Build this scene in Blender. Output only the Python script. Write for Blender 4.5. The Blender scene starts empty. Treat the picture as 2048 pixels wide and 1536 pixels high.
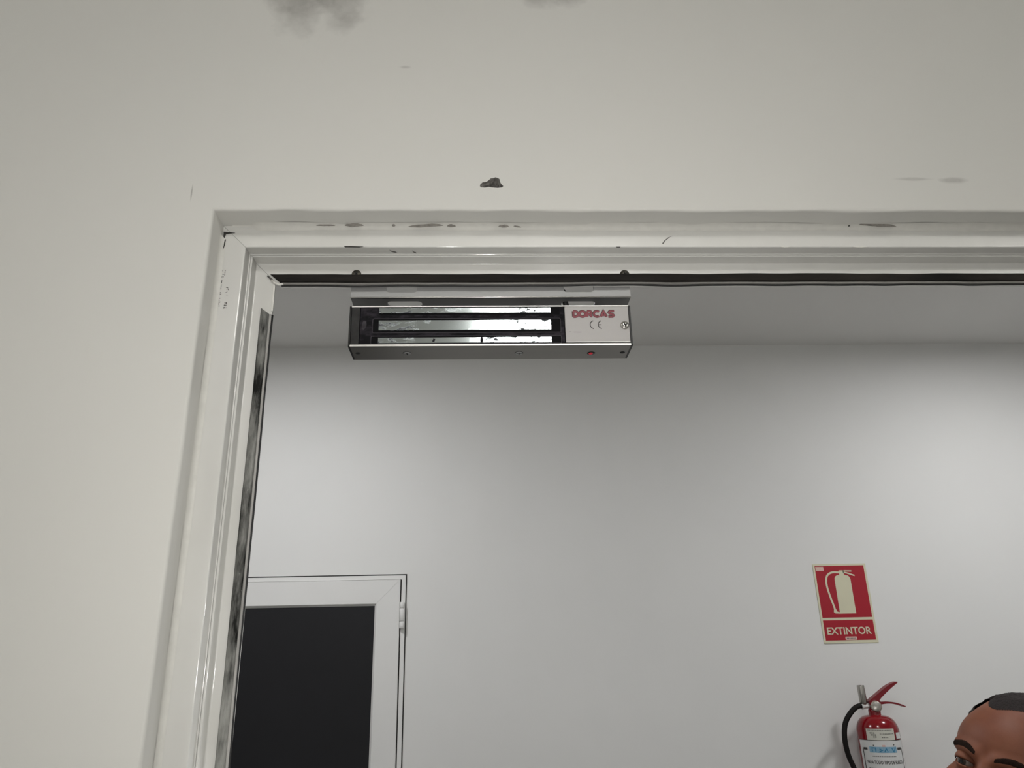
import bpy, bmesh, math, random
import numpy as np
from mathutils import Vector, Matrix, noise
from mathutils.geometry import tessellate_polygon

scene = bpy.context.scene
COL = scene.collection
PI = math.pi

# ------------------------------------------------------------------ camera
CAM_POS = Vector((0.0, -0.547, 1.72))
PITCH, YAW, ROLL = math.radians(19.977), math.radians(2.5356), math.radians(-1.3023)
F_PX = 1520.0
cam_data = bpy.data.cameras.new('camera')
cam = bpy.data.objects.new('camera', cam_data)
COL.objects.link(cam)
fwd = Vector((math.sin(YAW) * math.cos(PITCH), math.cos(YAW) * math.cos(PITCH), math.sin(PITCH)))
rgt = Vector((math.cos(YAW), -math.sin(YAW), 0))
up = rgt.cross(fwd)
r2 = math.cos(ROLL) * rgt + math.sin(ROLL) * up
u2 = -math.sin(ROLL) * rgt + math.cos(ROLL) * up
M = Matrix((r2, u2, -fwd)).transposed().to_4x4()
M.translation = CAM_POS
cam.matrix_world = M
cam_data.sensor_fit = 'HORIZONTAL'
cam_data.sensor_width = 36.0
cam_data.lens = 36.0 * F_PX / 2048.0
cam_data.clip_start = 0.01
scene.camera = cam

# ------------------------------------------------------------------ world, lights, exposure
world = bpy.data.worlds.new('world')
scene.world = world
world.use_nodes = True
world.node_tree.nodes['Background'].inputs[0].default_value = (0.9, 0.95, 1.0, 1)
world.node_tree.nodes['Background'].inputs[1].default_value = 0.0
scene.view_settings.view_transform = 'Standard'
scene.view_settings.look = 'None'
scene.view_settings.gamma = 1.0
scene.view_settings.use_curve_mapping = False
scene.view_settings.exposure = 1.0

PANEL_STRENGTH = 8.9       # square LED panels of the near room (emissive diffusers)
DOWNLIGHT_STRENGTH = 94.0  # round LED downlights of the far room (emissive discs)
FLASH_ENERGY = 2.9         # LED of the photographer's phone, beside the lens

ld = bpy.data.lights.new('phone_flash', 'SPOT')
ld.spot_size = math.radians(100)
ld.spot_blend = 1.0
ld.energy = FLASH_ENERGY
ld.shadow_soft_size = 0.003
ld.color = (1.0, 0.98, 0.95)
lo = bpy.data.objects.new('phone_flash', ld)
lo.matrix_world = Matrix.Translation((0.012, -0.549, 1.708)) @ M.to_3x3().to_4x4()
COL.objects.link(lo)

# ------------------------------------------------------------------ materials
def srgb(r, g, b):
    def f(c):
        c /= 255.0
        return c / 12.92 if c <= 0.04045 else ((c + 0.055) / 1.055) ** 2.4
    return (f(r), f(g), f(b), 1.0)

class NT:
    def __init__(self, name):
        self.m = bpy.data.materials.new(name)
        self.m.use_nodes = True
        self.t = self.m.node_tree
        self.n = self.t.nodes
        self.p = self.n['Principled BSDF']
        self._co = None
    def new(self, kind, **kw):
        nd = self.n.new(kind)
        for k, v in kw.items():
            setattr(nd, k, v)
        return nd
    def link(self, a, b):
        self.t.links.new(a, b)
    def co(self):
        if self._co is None:
            self._co = self.new('ShaderNodeTexCoord').outputs['Object']
        return self._co
    def noise(self, scale, detail=4, rough=0.55, stretch=None, dist=0.0):
        nd = self.new('ShaderNodeTexNoise')
        nd.inputs['Scale'].default_value = scale
        nd.inputs['Detail'].default_value = detail
        nd.inputs['Roughness'].default_value = rough
        nd.inputs['Distortion'].default_value = dist
        if stretch:
            mp = self.new('ShaderNodeMapping')
            mp.inputs['Scale'].default_value = stretch
            self.link(self.co(), mp.inputs['Vector'])
            self.link(mp.outputs[0], nd.inputs['Vector'])
        else:
            self.link(self.co(), nd.inputs['Vector'])
        return nd.outputs['Fac']
    def remap(self, v, a, b, c=0.0, d=1.0):
        nd = self.new('ShaderNodeMapRange')
        for i, x in enumerate((a, b, c, d)):
            nd.inputs[i + 1].default_value = x
        self.link(v, nd.inputs[0])
        return nd.outputs[0]
    def math(self, op, a, b=None):
        nd = self.new('ShaderNodeMath', operation=op)
        for i, v in enumerate((a, b)):
            if v is None:
                continue
            if isinstance(v, (int, float)):
                nd.inputs[i].default_value = v
            else:
                self.link(v, nd.inputs[i])
        return nd.outputs[0]
    def mix(self, fac, a, b):
        nd = self.new('ShaderNodeMix', data_type='RGBA')
        for sock, v in ((nd.inputs[0], fac), (nd.inputs[6], a), (nd.inputs[7], b)):
            if isinstance(v, (int, float, tuple)):
                sock.default_value = v
            else:
                self.link(v, sock)
        return nd.outputs[2]
    def color(self, v):
        if isinstance(v, tuple):
            self.p.inputs['Base Color'].default_value = v
        else:
            self.link(v, self.p.inputs['Base Color'])
    def bump(self, h, strength=0.2, dist=0.001):
        nd = self.new('ShaderNodeBump')
        nd.inputs['Strength'].default_value = strength
        nd.inputs['Distance'].default_value = dist
        self.link(h, nd.inputs['Height'])
        self.link(nd.outputs[0], self.p.inputs['Normal'])
    def blob(self, c, r, warp=None):
        """soft ellipsoid mask of a stain (1 at the centre, 0 outside)"""
        sub = self.new('ShaderNodeVectorMath', operation='SUBTRACT')
        self.link(self.co(), sub.inputs[0]); sub.inputs[1].default_value = c
        div = self.new('ShaderNodeVectorMath', operation='DIVIDE')
        self.link(sub.outputs[0], div.inputs[0]); div.inputs[1].default_value = r
        ln = self.new('ShaderNodeVectorMath', operation='LENGTH')
        self.link(div.outputs[0], ln.inputs[0])
        v = ln.outputs['Value']
        if warp is not None:
            v = self.math('ADD', v, warp)
        return self.remap(v, 1.0, 0.35)

def simple(name, col, rough=0.5, metal=0.0, vary=0.06, scale=40.0, bump=0.0, spec=None, stretch=None):
    m = NT(name)
    n = m.noise(scale, stretch=stretch)
    dark = tuple(c * (1 - vary * 2) for c in col[:3]) + (1.0,)
    m.color(m.mix(m.remap(n, 0.3, 0.7), dark, col))
    m.p.inputs['Roughness'].default_value = rough
    m.p.inputs['Metallic'].default_value = metal
    if spec is not None:
        m.p.inputs['Specular IOR Level'].default_value = spec
    if bump:
        m.bump(n, bump, 0.001)
    return m.m

def make_wall_paint(name, col, stains=()):
    m = NT(name)
    fine = m.noise(900, 2)
    broad = m.noise(2.2, 3)
    base = m.mix(m.remap(broad, 0.3, 0.7), tuple(c * 0.97 for c in col[:3]) + (1,), col)
    if stains:
        mott = m.noise(38, 5, 0.6)
        warp = m.math('MULTIPLY', m.math('SUBTRACT', m.noise(30, 4), 0.5), 1.5)
        for c, r, k, tint in stains:
            b = m.blob(c, r, warp)
            fac = m.math('MULTIPLY', m.math('MULTIPLY', b, m.remap(mott, 0.25, 0.75, 0.35, 1.0)), k)
            base = m.mix(fac, base, tint)
    m.color(base)
    m.p.inputs['Roughness'].default_value = 0.75
    m.p.inputs['Specular IOR Level'].default_value = 0.25
    m.bump(fine, 0.05, 0.0005)
    return m.m

GREY = (0.16, 0.15, 0.135, 1)
PALE = (0.34, 0.33, 0.31, 1)
WALLC = (0.72, 0.713, 0.68, 1)
MAT = {}
MAT['wall'] = make_wall_paint('wall_paint_stained', WALLC, [
    ((-0.165, 0, 2.315), (0.034, 1, 0.065), 0.55, GREY),
    ((-0.128, 0, 2.305), (0.022, 1, 0.05), 0.5, GREY),
    ((-0.148, 0, 2.33), (0.06, 1, 0.06), 0.35, GREY),
    ((0.060, 0, 2.325), (0.030, 1, 0.035), 0.6, GREY),
    ((0.088, 0, 2.325), (0.022, 1, 0.033), 0.55, GREY),
    ((0.378, 0, 2.106), (0.022, 1, 0.0018), 0.5, PALE),
    ((0.411, 0, 2.105), (0.014, 1, 0.0032), 0.7, PALE),
    ((-0.238, 0, 2.090), (0.0009, 1, 0.010), 0.7, GREY),
    ((-0.0655, 0, 2.2228), (0.006, 1, 0.0015), 0.6, PALE),
])
MAT['wall2'] = make_wall_paint('wall_paint_plain', (0.72, 0.716, 0.70, 1))
MAT['ceiling'] = make_wall_paint('ceiling_paint', (0.74, 0.73, 0.71, 1))
MAT['floor'] = simple('floor_vinyl', (0.30, 0.295, 0.28, 1), 0.45, scale=6)
MAT['mortar'] = simple('grey_mortar', (0.34, 0.325, 0.30, 1), 0.95, vary=0.3, scale=260, bump=0.8)

def make_pvc(name='white_pvc', rough=0.20, spec=0.4):
    m = NT(name)
    n = m.noise(9, 4)
    base = m.mix(m.remap(n, 0.35, 0.65), (0.70, 0.695, 0.665, 1), (0.76, 0.755, 0.73, 1))
    m.color(base)
    m.p.inputs['Roughness'].default_value = rough
    m.p.inputs['Specular IOR Level'].default_value = spec
    m.bump(m.noise(260, 2, stretch=(1, 0.2, 1)), 0.10, 0.0004)
    return m.m
MAT['pvc'] = make_pvc()
MAT['pvc_edge'] = make_pvc('white_pvc_polished_edge', 0.09, 0.6)
MAT['pvc2'] = simple('white_door_pvc', (0.72, 0.715, 0.70, 1), 0.35, scale=5, vary=0.015)
MAT['caulk'] = simple('white_caulk', (0.74, 0.73, 0.69, 1), 0.6, scale=120, vary=0.04, bump=0.2)
MAT['chip'] = simple('exposed_plaster', (0.36, 0.34, 0.31, 1), 0.9, scale=300, vary=0.2)
MAT['chip_dark'] = simple('dark_gap', (0.055, 0.052, 0.048, 1), 0.9, scale=300, vary=0.2)
MAT['darkpanel'] = simple('black_door_panel', (0.0125, 0.0125, 0.0145, 1), 0.55, scale=3, vary=0.05, spec=0.25)
MAT['shadowgap'] = simple('dark_joint', (0.03, 0.03, 0.028, 1), 0.9)

def make_rubber(name, dusty):
    m = NT(name)
    st = (0.16, 1, 1) if not dusty else (1, 1, 0.22)
    n1 = m.noise(55, 5, 0.6, stretch=st)
    n2 = m.noise(160, 4, 0.65, stretch=st)
    n3 = m.noise(16 if dusty else 9, 3, 0.5, stretch=(1, 1, 1) if dusty else (1, 1, 1))
    if dusty:
        k = m.math('ADD', m.math('MULTIPLY', n1, 0.40), m.math('ADD', m.math('MULTIPLY', n2, 0.40), m.math('MULTIPLY', n3, 0.45)))
        c = m.mix(m.remap(k, 0.54, 0.73), (0.014, 0.014, 0.013, 1), (0.36, 0.36, 0.34, 1))
        speck = m.remap(m.noise(330, 3, stretch=(1, 1, 0.5)), 0.70, 0.78)
        c = m.mix(m.math('MULTIPLY', speck, 0.8), c, (0.55, 0.54, 0.51, 1))
    else:
        k = m.math('ADD', m.math('MULTIPLY', n1, 0.6), m.math('MULTIPLY', n3, 0.4))
        c = m.mix(m.remap(k, 0.42, 0.68), (0.0075, 0.007, 0.0065, 1), (0.034, 0.029, 0.025, 1))
        # plaster splashes beside the keeper
        b = m.blob((-0.004, 0.046, 2.0345), (0.016, 0.02, 0.008))
        sp = m.remap(m.noise(420, 3), 0.60, 0.66)
        c = m.mix(m.math('MULTIPLY', sp, b), c, (0.6, 0.58, 0.54, 1))
    m.color(c)
    m.p.inputs['Roughness'].default_value = 0.65
    m.p.inputs['Specular IOR Level'].default_value = 0.15
    m.bump(n2, 0.35, 0.0008)
    return m.m
MAT['rubber'] = make_rubber('black_rubber', False)
MAT['rubber_dusty'] = make_rubber('dusty_rubber', True)
MAT['rubber_edge'] = simple('black_rubber_edge', (0.010, 0.010, 0.010, 1), 0.5, scale=80, vary=0.2)
MAT['lip'] = simple('rubber_lip_painted_light', (0.27, 0.26, 0.245, 1), 0.5, scale=60, vary=0.2, stretch=(0.1, 1, 0.1))  # grey stands for light caught on the edge of the black rubber
MAT['lip_sheen'] = simple('rubber_lip_painted_sheen', (0.47, 0.46, 0.44, 1), 0.5, scale=90, vary=0.2, stretch=(1, 1, 0.15))  # paler grey: sheen of the jamb lip put into the colour

def make_metal(name, col, rough, scale=90, stretch=(0.04, 1, 1), vary=0.06):
    m = NT(name)
    n = m.noise(scale, 4, stretch=stretch)
    m.color(m.mix(m.remap(n, 0.3, 0.7), tuple(c * (1 - 2 * vary) for c in col[:3]) + (1,), col))
    m.link(m.remap(n, 0.2, 0.8, rough * 0.85, rough * 1.2), m.p.inputs['Roughness'])
    m.p.inputs['Metallic'].default_value = 1.0
    m.bump(n, 0.06, 0.0003)
    return m.m
MAT['alu'] = make_metal('satin_aluminium', (0.30, 0.29, 0.275, 1), 0.36)
MAT['alu_bracket'] = simple('bracket_aluminium', (0.42, 0.42, 0.42, 1), 0.5, metal=0.4, scale=60, vary=0.04, stretch=(0.05, 1, 1))
MAT['alu_shaded'] = simple('bracket_aluminium_shaded', (0.20, 0.20, 0.20, 1), 0.55, metal=0.3, scale=60, vary=0.05, stretch=(0.05, 1, 1))  # darker copy of the bracket aluminium, underside shade put into the colour
MAT['alu_edge'] = make_metal('bright_aluminium_edge', (0.9, 0.88, 0.86, 1), 0.42)
MAT['alu_cover'] = simple('anodised_cover', (0.40, 0.385, 0.375, 1), 0.42, metal=0.25, scale=60, vary=0.03, stretch=(0.1, 1, 1))
MAT['zinc'] = make_metal('zinc_screw', (0.78, 0.76, 0.72, 1), 0.22, scale=300, stretch=(1, 1, 1), vary=0.2)
MAT['dark_screw'] = make_metal('tarnished_screw', (0.13, 0.12, 0.10, 1), 0.4, scale=500, stretch=(1, 1, 1), vary=0.35)
MAT['chrome'] = make_metal('chrome', (0.45, 0.43, 0.40, 1), 0.2, scale=80, stretch=(1, 1, 0.2), vary=0.12)
MAT['brass'] = make_metal('gauge_metal', (0.42, 0.36, 0.31, 1), 0.3, scale=120, stretch=(1, 1, 1), vary=0.15)

def make_pole():
    m = NT('worn_steel_pole')
    a = m.noise(210, 6, 0.7, stretch=(0.5, 1, 1.3))
    b = m.noise(26, 3, 0.5)
    spots = m.math('MULTIPLY', m.remap(a, 0.52, 0.585), m.remap(b, 0.46, 0.55))
    c = m.mix(spots, (0.72, 0.79, 0.80, 1), (0.07, 0.075, 0.085, 1))
    m.color(c)
    m.link(m.remap(spots, 0, 1, 0.10, 0.5), m.p.inputs['Roughness'])
    m.link(m.remap(spots, 0, 1, 1.0, 0.3), m.p.inputs['Metallic'])
    m.bump(m.noise(120, 3, stretch=(0.2, 1, 1)), 0.03, 0.0003)
    return m.m
MAT['pole'] = make_pole()

def make_core():
    m = NT('black_resin_dusty')
    a = m.noise(55, 5, 0.6, stretch=(0.25, 1, 1))
    b = m.noise(300, 4, 0.7, stretch=(0.4, 1, 1))
    k = m.math('ADD', m.math('MULTIPLY', a, 0.6), m.math('MULTIPLY', b, 0.4))
    c = m.mix(m.remap(k, 0.46, 0.70), (0.0050, 0.0046, 0.0064, 1), (0.060, 0.052, 0.065, 1))
    m.color(c)
    m.p.inputs['Roughness'].default_value = 0.6
    m.p.inputs['Specular IOR Level'].default_value = 0.12
    m.bump(b, 0.2, 0.0005)
    return m.m
MAT['core'] = make_core()
MAT['core_black'] = simple('black_resin', (0.004, 0.004, 0.005, 1), 0.6, scale=120, vary=0.2, spec=0.1)
MAT['core_ridge'] = simple('worn_resin_edge', (0.07, 0.064, 0.074, 1), 0.5, scale=140, vary=0.3, spec=0.15, stretch=(0.2, 1, 1))
MAT['plate_dark'] = simple('dark_grey_plate', (0.045, 0.044, 0.044, 1), 0.5, metal=0.1, scale=120, vary=0.25, spec=0.2)
MAT['black_plastic'] = simple('black_plastic', (0.008, 0.008, 0.008, 1), 0.4, scale=60, vary=0.2)
MAT['ink_red'] = simple('red_ink', (0.30, 0.065, 0.085, 1), 0.5, scale=500, vary=0.2)
MAT['ink_dark'] = simple('dark_ink', (0.045, 0.04, 0.038, 1), 0.6, scale=300, vary=0.2)
MAT['ink_code'] = simple('inkjet_grey', (0.085, 0.08, 0.075, 1), 0.7, scale=300, vary=0.2)
MAT['ink_grey'] = simple('grey_ink', (0.16, 0.15, 0.14, 1), 0.7, scale=300, vary=0.2)
MAT['sign_red'] = simple('sign_red', srgb(158, 16, 36), 0.4, scale=8, vary=0.02)
MAT['sign_cream'] = simple('photoluminescent_cream', srgb(206, 202, 176), 0.45, scale=10, vary=0.02)
MAT['sign_pinkish'] = simple('sign_tag', srgb(214, 178, 168), 0.5, scale=50, vary=0.05)
MAT['ext_red'] = simple('extinguisher_red', srgb(122, 6, 18), 0.16, scale=10, vary=0.03)
MAT['ext_red_dark'] = simple('lever_red', srgb(116, 10, 24), 0.4, scale=40, vary=0.08)
MAT['hose'] = simple('black_hose', (0.008, 0.0065, 0.006, 1), 0.7, scale=120, vary=0.2, bump=0.3, spec=0.2)
MAT['paper'] = simple('white_label', (0.62, 0.62, 0.61, 1), 0.5, scale=30, vary=0.02)
MAT['paper_cream'] = simple('cream_label', (0.58, 0.57, 0.50, 1), 0.5, scale=30, vary=0.03)
MAT['ink_blue'] = simple('blue_ink', (0.045, 0.24, 0.42, 1), 0.5, scale=200, vary=0.15)
MAT['ink_pale_blue'] = simple('pale_blue_ink', (0.24, 0.42, 0.55, 1), 0.5, scale=200, vary=0.1)
MAT['white_plastic'] = simple('white_fitting', (0.72, 0.71, 0.69, 1), 0.35, scale=30, vary=0.03)
MAT['red_led'] = NT('red_led').m
_p = MAT['red_led'].node_tree.nodes['Principled BSDF']
_p.inputs['Base Color'].default_value = (0.35, 0.01, 0.02, 1)
_p.inputs['Emission Color'].default_value = (1.0, 0.06, 0.10, 1)
_p.inputs['Emission Strength'].default_value = 0.10
MAT['panel'] = NT('led_diffuser').m
_p = MAT['panel'].node_tree.nodes['Principled BSDF']
_p.inputs['Base Color'].default_value = (0.9, 0.9, 0.9, 1)
_p.inputs['Emission Color'].default_value = (1.0, 0.985, 0.94, 1)
_p.inputs['Emission Strength'].default_value = PANEL_STRENGTH
MAT['lens'] = NT('downlight_lens').m
_p = MAT['lens'].node_tree.nodes['Principled BSDF']
_p.inputs['Emission Color'].default_value = (0.985, 0.99, 1.0, 1)
_p.inputs['Emission Strength'].default_value = DOWNLIGHT_STRENGTH

def make_skin():
    m = NT('skin')
    n = m.noise(28, 4)
    n2 = m.noise(420, 3)
    c = m.mix(m.remap(n, 0.35, 0.65), (0.138, 0.043, 0.020, 1), (0.168, 0.058, 0.028, 1))
    m.color(c)
    m.p.inputs['Roughness'].default_value = 0.55
    m.p.inputs['Specular IOR Level'].default_value = 0.3
    m.p.inputs['Subsurface Weight'].default_value = 0.12
    m.p.inputs['Subsurface Radius'].default_value = (0.010, 0.004, 0.002)
    m.p.inputs['Subsurface Scale'].default_value = 0.4
    m.bump(n2, 0.15, 0.0006)
    return m.m
MAT['skin'] = make_skin()
MAT['hair'] = simple('short_dark_hair', (0.028, 0.021, 0.020, 1), 0.8, scale=700, vary=0.4, bump=1.0, spec=0.15)
MAT['brow'] = simple('eyebrow_hair', (0.022, 0.012, 0.008, 1), 0.9, scale=900, vary=0.4, bump=0.8, spec=0.1)
MAT['sclera'] = simple('eye_white', (0.19, 0.15, 0.13, 1), 0.08, scale=100, vary=0.04)
MAT['iris'] = simple('brown_iris', (0.035, 0.020, 0.012, 1), 0.06, scale=900, vary=0.3)
MAT['pupil'] = simple('pupil', (0.003, 0.003, 0.003, 1), 0.05)
MAT['shirt'] = simple('navy_cotton', (0.035, 0.045, 0.075, 1), 0.9, scale=500, vary=0.15, bump=0.3)
MAT['trousers'] = simple('grey_trousers', (0.05, 0.05, 0.052, 1), 0.9, scale=500, vary=0.15, bump=0.3)
MAT['shoe'] = simple('black_shoe', (0.015, 0.014, 0.013, 1), 0.5, scale=100, vary=0.2)

# ------------------------------------------------------------------ helpers
def tag(o, label=None, cat=None, group=None, kind=None):
    if label: o['label'] = label
    if cat: o['category'] = cat
    if group: o['group'] = group
    if kind: o['kind'] = kind
    return o

def wloc(o):
    v = Vector((0, 0, 0))
    while o is not None:
        v += o.location
        o = o.parent
    return v

def mesh(name, verts, faces, mat, parent=None, smooth=False, local=False, origin=None):
    """one mesh object; verts are world coordinates unless local"""
    off = Vector((0, 0, 0))
    if parent is not None and not local:
        off = wloc(parent)
    if origin is not None:
        off = off + Vector(origin)
    me = bpy.data.meshes.new(name)
    me.from_pydata([tuple(Vector(v) - off) for v in verts], [], faces)
    me.update()
    mats = mat if isinstance(mat, (list, tuple)) else [mat]
    for m in mats:
        me.materials.append(MAT[m])
    if smooth:
        me.polygons.foreach_set('use_smooth', [True] * len(me.polygons))
    o = bpy.data.objects.new(name, me)
    COL.objects.link(o)
    if parent is not None:
        o.parent = parent
    if origin is not None:
        o.location = origin
    return o

def thing(name, loc, label=None, cat=None, group=None, kind=None):
    o = bpy.data.objects.new(name, None)
    o.empty_display_size = 0.05
    COL.objects.link(o)
    o.location = loc
    return tag(o, label, cat, group, kind)

def fix_normals(o):
    bm = bmesh.new(); bm.from_mesh(o.data)
    bmesh.ops.recalc_face_normals(bm, faces=bm.faces)
    bm.to_mesh(o.data); bm.free()
    return o

def box(name, x0, x1, y0, y1, z0, z1, mat, parent=None, bev=0.0, segs=2):
    v = [(x, y, z) for x in (x0, x1) for y in (y0, y1) for z in (z0, z1)]
    f = [(0, 1, 3, 2), (4, 6, 7, 5), (0, 4, 5, 1), (2, 3, 7, 6), (0, 2, 6, 4), (1, 5, 7, 3)]
    o = mesh(name, v, f, mat, parent)
    bm = bmesh.new(); bm.from_mesh(o.data)
    if bev > 0:
        bmesh.ops.bevel(bm, geom=list(bm.edges), offset=bev, segments=segs, profile=0.5, affect='EDGES')
    bmesh.ops.recalc_face_normals(bm, faces=bm.faces)
    bm.to_mesh(o.data); bm.free()
    return o

def prism(name, poly, y0, y1, mat, parent=None, plane='XZ'):
    """polygon in XZ extruded along Y (or XY extruded along Z)"""
    n = len(poly)
    P = (lambda a, b, c: (a, c, b)) if plane == 'XZ' else (lambda a, b, c: (a, b, c))
    v = [P(a, b, y0) for a, b in poly] + [P(a, b, y1) for a, b in poly]
    f = [tuple(range(n)), tuple(range(2 * n - 1, n - 1, -1))]
    f += [(i, (i + 1) % n, n + (i + 1) % n, n + i) for i in range(n)]
    return fix_normals(mesh(name, v, f, mat, parent))

def rrect(x0, x1, z0, z1, r, n=4):
    pts = []
    for cx, cz, a0 in ((x1 - r, z1 - r, 0), (x0 + r, z1 - r, 90), (x0 + r, z0 + r, 180), (x1 - r, z0 + r, 270)):
        for i in range(n + 1):
            a = math.radians(a0 + 90 * i / n)
            pts.append((cx + r * math.cos(a), cz + r * math.sin(a)))
    return pts

def plate_with_holes(name, outer, holes, y0, y1, mat, parent=None, plane='XZ'):
    P = (lambda a, b, c: (a, c, b)) if plane == 'XZ' else (lambda a, b, c: (a, b, c))
    loops = [outer] + holes
    tri = tessellate_polygon([[Vector((a, b, 0)) for a, b in l] for l in loops])
    flat = [p for l in loops for p in l]
    n = len(flat)
    v = [P(a, b, y0) for a, b in flat] + [P(a, b, y1) for a, b in flat]
    f = [tuple(t) for t in tri] + [tuple(i + n for i in reversed(t)) for t in tri]
    k = 0
    for l in loops:
        m = len(l)
        f += [(k + i, k + (i + 1) % m, n + k + (i + 1) % m, n + k + i) for i in range(m)]
        k += m
    return fix_normals(mesh(name, v, f, mat, parent))

def tube(name, pts, rad, mat, parent=None, segs=10, smooth=True, caps=True, local=False, flat=1.0):
    pts = [Vector(p) for p in pts]
    n = len(pts)
    rads = [rad] * n if isinstance(rad, (int, float)) else list(rad)
    v, f = [], []
    ref = None
    for i, p in enumerate(pts):
        t = (pts[min(i + 1, n - 1)] - pts[max(i - 1, 0)]).normalized()
        if ref is None:
            a = Vector((0, 0, 1)) if abs(t.z) < 0.9 else Vector((0, 1, 0))
            ref = (a - t * a.dot(t)).normalized()
        else:
            ref = (ref - t * ref.dot(t)).normalized()
        b = t.cross(ref)
        for k in range(segs):
            an = 2 * PI * k / segs
            v.append(p + (ref * math.cos(an) + b * math.sin(an) * flat) * rads[i])
    for i in range(n - 1):
        for k in range(segs):
            f.append((i * segs + k, i * segs + (k + 1) % segs, (i + 1) * segs + (k + 1) % segs, (i + 1) * segs + k))
    if caps:
        f.append(tuple(range(segs - 1, -1, -1)))
        f.append(tuple((n - 1) * segs + k for k in range(segs)))
    return fix_normals(mesh(name, v, f, mat, parent, smooth, local))

def spline(pts, n=8):
    P = [Vector(p) for p in pts]
    out = []
    for i in range(len(P) - 1):
        p0, p1, p2, p3 = P[max(i - 1, 0)], P[i], P[i + 1], P[min(i + 2, len(P) - 1)]
        for k in range(n):
            t = k / n
            out.append(0.5 * ((2 * p1) + (p2 - p0) * t + (2 * p0 - 5 * p1 + 4 * p2 - p3) * t * t + (3 * p1 - p0 - 3 * p2 + p3) * t ** 3))
    out.append(P[-1])
    return out

def lathe(name, prof, centre, axis, mat, parent=None, segs=32, smooth=True, cap=True):
    """profile (radius, height) turned about axis through centre"""
    a = Vector(axis).normalized()
    q = Vector((0, 0, 1)).rotation_difference(a)
    c = Vector(centre)
    v, f = [], []
    for r, h in prof:
        for k in range(segs):
            an = 2 * PI * k / segs
            v.append(c + q @ Vector((r * math.cos(an), r * math.sin(an), h)))
    n = len(prof)
    for i in range(n - 1):
        for k in range(segs):
            f.append((i * segs + k, i * segs + (k + 1) % segs, (i + 1) * segs + (k + 1) % segs, (i + 1) * segs + k))
    if cap:
        f.append(tuple(range(segs - 1, -1, -1)))
        f.append(tuple((n - 1) * segs + k for k in range(segs)))
    o = fix_normals(mesh(name, v, f, mat, parent, smooth))
    return o

def autosmooth(o, ang=35):
    me = o.data
    bm = bmesh.new(); bm.from_mesh(me)
    lim = math.radians(ang)
    for e in bm.edges:
        if len(e.link_faces) == 2 and e.calc_face_angle(0) > lim:
            e.smooth = False
    for fc in bm.faces:
        fc.smooth = True
    bm.to_mesh(me); bm.free()
    return o

def text_geo(body, size=1.0, offset=0.0, spacing=1.0):
    cu = bpy.data.curves.new('lettering', 'FONT')
    cu.body = body
    cu.size = size
    cu.offset = offset
    cu.space_character = spacing
    cu.align_x = 'LEFT'
    cu.resolution_u = 6
    ob = bpy.data.objects.new('lettering', cu)
    COL.objects.link(ob)
    bpy.context.view_layer.update()
    me = bpy.data.meshes.new_from_object(ob.evaluated_get(bpy.context.evaluated_depsgraph_get()))
    vs = [tuple(v.co) for v in me.vertices]
    fs = [tuple(p.vertices) for p in me.polygons]
    bpy.data.objects.remove(ob)
    bpy.data.curves.remove(cu)
    bpy.data.meshes.remove(me)
    x0 = min(v[0] for v in vs); x1 = max(v[0] for v in vs)
    y0 = min(v[1] for v in vs); y1 = max(v[1] for v in vs)
    return [((v[0] - x0) / (x1 - x0), (v[1] - y0) / (y1 - y0)) for v in vs], fs

def text_on(name, body, fn, mat, parent, offset=0.0, spacing=1.0):
    """lettering whose unit box is mapped by fn(u, v) -> world point"""
    vs, fs = text_geo(body, 1.0, offset, spacing)
    return mesh(name, [fn(u, v) for u, v in vs], fs, mat, parent)

def strokes_geo(lines, w):
    """thick polylines as mitred ribbons: 2D"""
    v, f = [], []
    for ln in lines:
        P = [Vector(p) for p in ln]
        n = len(P)
        closed = n > 3 and (P[0] - P[-1]).length < 1e-7
        k = len(v)
        for i, p in enumerate(P):
            a = P[i - 1] if i > 0 else (P[-2] if closed else p)
            b = P[i + 1] if i < n - 1 else (P[1] if closed else p)
            d0 = (p - a).normalized() if (p - a).length > 1e-9 else (b - p).normalized()
            d1 = (b - p).normalized() if (b - p).length > 1e-9 else d0
            t = d0 + d1
            t = t.normalized() if t.length > 1e-6 else d0
            nn = Vector((-t.y, t.x))
            c = max(0.5, nn.dot(Vector((-d0.y, d0.x))))
            q = nn * (w / 2 / c)
            v += [(p.x + q.x, p.y + q.y), (p.x - q.x, p.y - q.y)]
        for i in range(n - 1):
            f.append((k + 2 * i, k + 2 * i + 1, k + 2 * i + 3, k + 2 * i + 2))
    return v, f

def arc(cx, cy, rx, ry, a0, a1, n=10):
    return [(cx + rx * math.cos(math.radians(a0 + (a1 - a0) * i / n)), cy + ry * math.sin(math.radians(a0 + (a1 - a0) * i / n))) for i in range(n + 1)]

def nz(x, seed=0.0, scale=1.0):
    return noise.noise(Vector((x * scale, seed, seed * 0.37)))

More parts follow.
